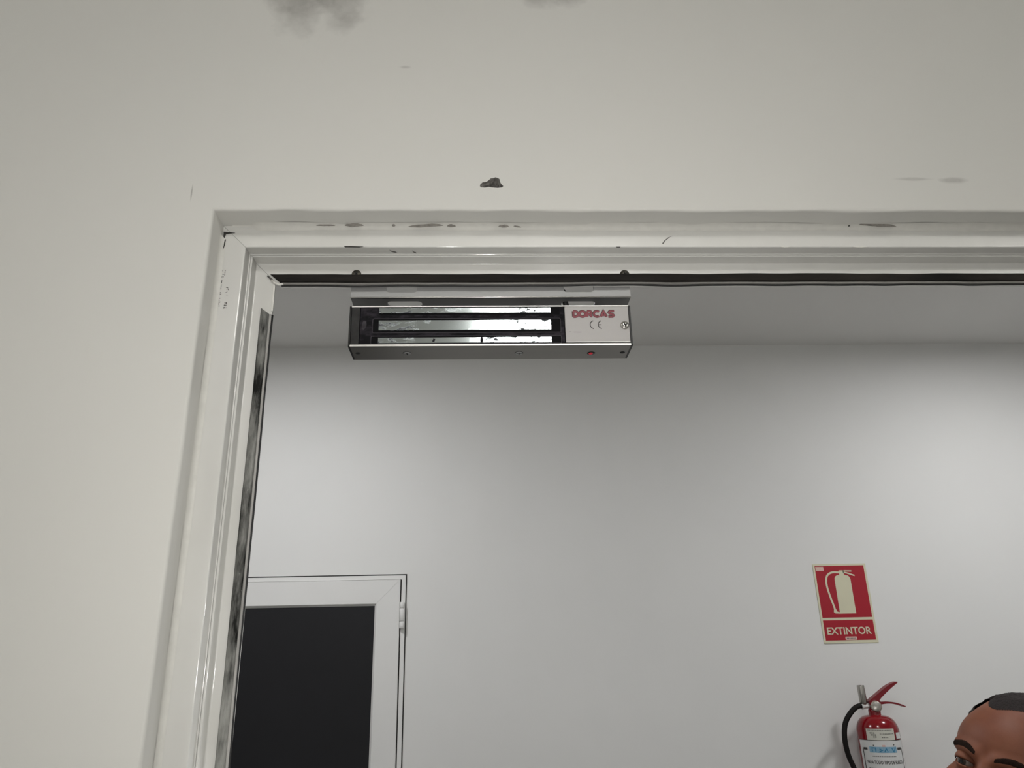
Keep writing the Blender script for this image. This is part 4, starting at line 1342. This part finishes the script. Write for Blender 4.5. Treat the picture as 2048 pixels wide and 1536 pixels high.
    for fc in hf:
        if all(sel[i] for i in fc):
            ff.append(tuple(hv_id(i) for i in fc))
    mesh('hair', vv, ff, 'hair', root, smooth=True, local=True)
    # ---- eyes, lids, brows
    for s in (-1, 1):
        ec = Vector((s * 0.0325, -0.0735, 0.0)); er = 0.0120
        look = Vector((-0.12, -1.0, -0.05)).normalized()
        def sph(name, r, a0, a1, mat, d=look, n=14, m=24, push=0.0, parent=root):
            q = Vector((0, 0, 1)).rotation_difference(d)
            vs, fs = [], []
            for i in range(n + 1):
                a = a0 + (a1 - a0) * i / n
                for k in range(m):
                    b = 2 * PI * k / m
                    vs.append(place(ec + q @ Vector((r * math.sin(a) * math.cos(b), r * math.sin(a) * math.sin(b), r * math.cos(a) + push))))
            for i in range(n):
                for k in range(m):
                    fs.append((i * m + k, i * m + (k + 1) % m, (i + 1) * m + (k + 1) % m, (i + 1) * m + k))
            return fix_normals(mesh(name, vs, fs, mat, parent, smooth=True, local=True))
        eye = sph('eye', er, 0.0, PI, 'sclera')
        sph('iris', er + 0.0003, 0.0, 0.50, 'iris', n=5, parent=eye)
        sph('pupil', er + 0.0005, 0.0, 0.20, 'pupil', n=3, parent=eye)
        # lids: shells above and below the opening
        for nm, lo_, hi_, rr in (('upper_eyelid', 0.30, 1.35, 0.0135), ('lower_eyelid', -1.2, -0.36, 0.0132)):
            vs, fs = [], []
            n, m = 8, 22
            for i in range(n + 1):
                for k in range(m + 1):
                    az = (-1 + 2 * k / m) * 1.25
                    shut = abs(az / 1.25) ** 2.2
                    edge = (lo_ if nm == 'upper_eyelid' else hi_) * (1 - shut) + (-0.03) * shut
                    far = hi_ if nm == 'upper_eyelid' else lo_
                    el = edge + (far - edge) * i / n
                    r = rr + 0.0006 * (i > 0) + 0.0018 * (i / n)
                    vs.append(place(ec + Vector((r * 1.08 * math.sin(az) * math.cos(el), -r * math.cos(az) * math.cos(el), r * math.sin(el)))))
            for i in range(n):
                for k in range(m):
                    a = i * (m + 1) + k
                    fs.append((a, a + 1, a + m + 2, a + m + 1))
            lid = mesh(nm, vs, fs, 'skin', root, smooth=True, local=True)
            so = lid.modifiers.new('thick', 'SOLIDIFY'); so.thickness = 0.0012; so.offset = 1
            if nm == 'upper_eyelid':
                tube('eyelashes', [vs[k] for k in range(m + 1)], 0.0006, 'brow', lid, segs=6, local=True)
        # eyebrow hugging the brow ridge
        n, m = 26, 6
        dirs = []
        for i in range(n + 1):
            t = i / n
            x = s * (0.0115 + 0.045 * t); z = 0.0155 + 0.0075 * math.sin(PI * min(1, t * 1.15)) - 0.004 * t
            wd = 0.0050 * (math.sin(PI * (0.12 + 0.86 * t)) ** 0.6)
            for k in range(m + 1):
                dirs.append((x, -0.086 + 0.030 * t * t, z + wd * (k / m - 0.5) * 2 * 0.8))
        B0 = surf(np.array(dirs) - O)
        vs = []
        for i in range(n + 1):
            for k in range(m + 1):
                p = B0[i * (m + 1) + k]
                d = (p - O) / np.linalg.norm(p - O)
                e = 0.0002 + 0.0007 * math.sin(PI * k / m) * min(1, 4 * i / n, 4 * (1 - i / n) + 0.1)
                vs.append(place(p + d * e + np.array(noise.noise_vector(Vector(p) * 500)) * 0.0004))
        fs = []
        for i in range(n):
            for k in range(m):
                a = i * (m + 1) + k
                fs.append((a, a + 1, a + m + 2, a + m + 1))
        mesh('eyebrow', vs, fs, 'brow', root, smooth=True, local=True)
    bpy.data.meshes.remove(head_me) if head_me.users == 0 else None
    return root
person = build_person()
